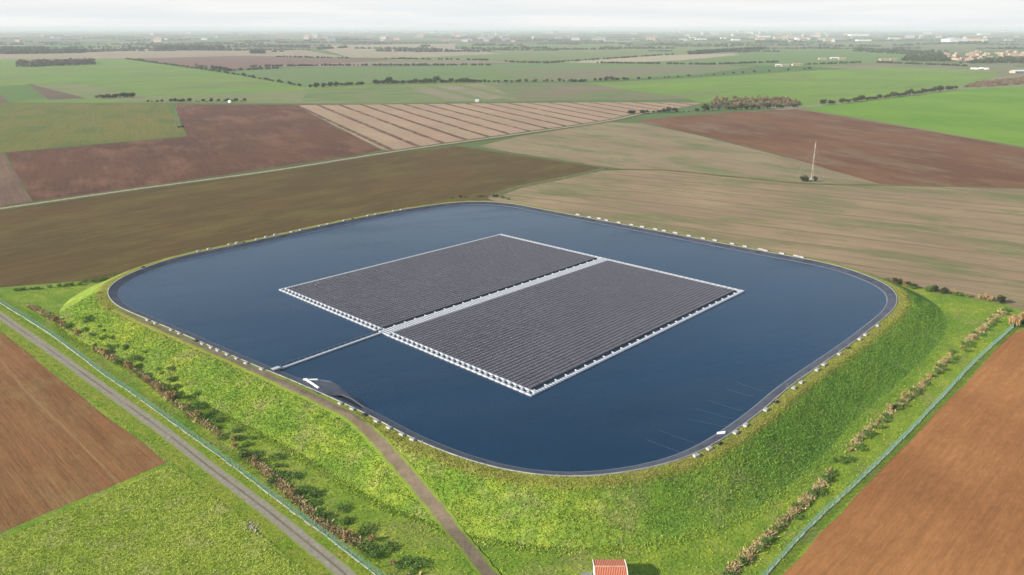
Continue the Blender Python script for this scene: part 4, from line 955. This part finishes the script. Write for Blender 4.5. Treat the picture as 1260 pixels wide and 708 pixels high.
# ------------------------------------------------------------------ grass tufts
def tufts(pts, size, mname, name, lab, blades=3, warm=.3):
    n = len(pts); N = n * blades
    c = np.repeat(pts, blades, axis=0) + np.c_[rng.normal(0, .16, (N, 2)), np.zeros(N)]
    s = size * rng.uniform(.5, 1.5, N); a = rng.uniform(0, 2 * PI, N); w_ = s * rng.uniform(.35, .6, N); ln = rng.normal(0, .35, (N, 2)) * s[:, None]
    d_ = np.c_[np.cos(a), np.sin(a)]
    V = np.empty((N, 3, 3)); V[:, 0, :2] = c[:, :2] - d_ * w_[:, None] * .5; V[:, 1, :2] = c[:, :2] + d_ * w_[:, None] * .5; V[:, 2, :2] = c[:, :2] + ln
    V[:, 0, 2] = V[:, 1, 2] = c[:, 2] - .03; V[:, 2, 2] = c[:, 2] + s * .5
    sh = np.repeat(rng.random(n), blades) * .6 + rng.random(N) * .4; wm_ = np.repeat((rng.random(n) < np.where(pts[:, 0] > 45, warm * .5, warm)) * 1.0, blades)
    me = arr_mesh(name, V.reshape(-1, 3), np.arange(3 * N).reshape(-1, 3), {'shade': sh, 'warm': wm_, 'crest': np.repeat(pts_crest(pts), blades)} if mname == 'tuft' else {'shade': sh, 'warm': wm_})
    o = link(name, me, mname); stuff(o); tag(o, lab, 'grass')
def pts_crest(p):
    d = rimdist(p[:, 0], p[:, 1]); return np.clip(1 - (d - 3.8) / 1.8, 0, 1)
def dist_line(p, L_):
    out = np.full(len(p), 1e9)
    for a in range(0, len(L_), 60): out = np.minimum(out, np.min(np.hypot(p[:, 0][:, None] - L_[None, a:a + 60, 0], p[:, 1][:, None] - L_[None, a:a + 60, 1]), axis=1))
    return out
n = 230000; k = rng.integers(0, NR, n); d = rng.uniform(.7, CW + SW + 2.5, n); P = rim[k] + nrm[k] * d[:, None] + rng.normal(0, .5, (n, 2))
r_ = np.hypot(P[:, 0], P[:, 1]); keep = (r_ < 330) & (rng.random(n) < np.clip(230 / r_, 0, 1)); keep &= rng.random(n) < np.where(d < CW, .35, np.where(d > CW + SW - 2, .6, 1)); P = P[keep]
keep = dist_line(P, PATH[::1]) > 2.1; P = P[keep]
P = np.c_[P, np.maximum(hgt(P[:, 0], P[:, 1]), -.03)]; tufts(P, .42, 'tuft', 'grass', 'rough green and yellow grass tufts covering the embankment', 3)
# flat ground: between bank and ditches, verges, meadow
M['tuft2'] = grass_mat('flat grass tufts', ((.13, .23, .024), (.22, .33, .03), (.35, .41, .04), (.34, .31, .09)), True, .04, False)
n = 110000; P = np.c_[rng.uniform(-215, 215, n), rng.uniform(112, 330, n)]
d = rimdist(P[:, 0], P[:, 1]); r_ = np.hypot(P[:, 0], P[:, 1])
Lf = resample(catmull(np.array([at(x, y) for x, y in LD]), 8, False), 3, False); 
def inpoly(P, poly):
    x, y = P[:, 0], P[:, 1]; ins = np.zeros(len(P), bool); n_ = len(poly)
    for a in range(n_):
        x0, y0 = poly[a]; x1_, y1_ = poly[(a + 1) % n_]; c_ = ((y0 > y) != (y1_ > y)) & (x < (x1_ - x0) * (y - y0) / (y1_ - y0 + 1e-12) + x0); ins ^= c_
    return ins
flat = [at(*q) for q in ((0, 368), (60, 405), (127, 456), (201, 508), (272, 559), (320, 595), (361, 627), (412, 665), (500, 735), (930, 735), (1004, 645), (1082, 571), (1164, 486), (1245, 405), (1236, 377), (1130, 359), (1090, 380), (630, 600), (130, 400), (100, 352), (20, 360))]
ok = inpoly(P, flat) & (d > CW + SW - .3) & (dist_line(P, PATH) > 2.1) & (rng.random(n) < np.clip(240 / r_, 0, 1) ** 2)
vz = (dist_line(P, ROAD) < 6.5) & (dist_line(P, ROAD) > 2.3) & (rng.random(n) < .8)
P1 = P[ok | vz]; tufts(np.c_[P1, np.full(len(P1), .1)], .34, 'tuft2', 'grass', 'short green grass on the flat ground between the bank and fences', 3, .25)
M['tuft3'] = grass_mat('meadow tufts', ((.22, .30, .035), (.33, .40, .05), (.41, .46, .07), (.40, .39, .14)), True, .06, False)
n = 60000; P = np.c_[rng.uniform(-125, -28, n), rng.uniform(112, 190, n)]
md = [at(*q) for q in ((-60, 690), (110, 617), (207, 574), (222, 580), (300, 640), (385, 712), (470, 790), (-60, 900))]
P = P[inpoly(P, md) & (dist_line(P, ROAD) > 2.6)]; tufts(np.c_[P, np.full(len(P), .08)], .3, 'tuft3', 'grass', 'pale green meadow grass in the bottom left corner', 3, .4)

# dry tall grass standing in the two ditches
M['drytuft'] = grass_mat('dry ditch grass', ((.20, .19, .06), (.34, .26, .13), (.42, .33, .17), (.50, .34, .20)), True, .15, False)
for L_, nm in ((LD, 'left'), (RD, 'right')):
    Q = resample(catmull(np.array([at(x, y) for x, y in L_]), 8, False), .05, False); n = 9000
    k = rng.integers(0, len(Q) - 1, n); T = Q[k + 1] - Q[k]; T /= np.linalg.norm(T, axis=1)[:, None]; q = Q[k] + np.c_[-T[:, 1], T[:, 0]] * (rng.normal(0, .5, n) + .5 * np.sin(k * .004))[:, None]
    kp = (np.sin(k * .0037) + np.sin(k * .0091 + 1) + rng.normal(0, .6, n)) > (-.3 if nm == 'left' else .1); q = q[kp]
    tufts(np.c_[q, np.full(len(q), .1)], 1.0 if nm == 'left' else .8, 'drytuft', 'dry_grass', 'straw coloured tall grass along the %s ditch' % nm, 3, .5)
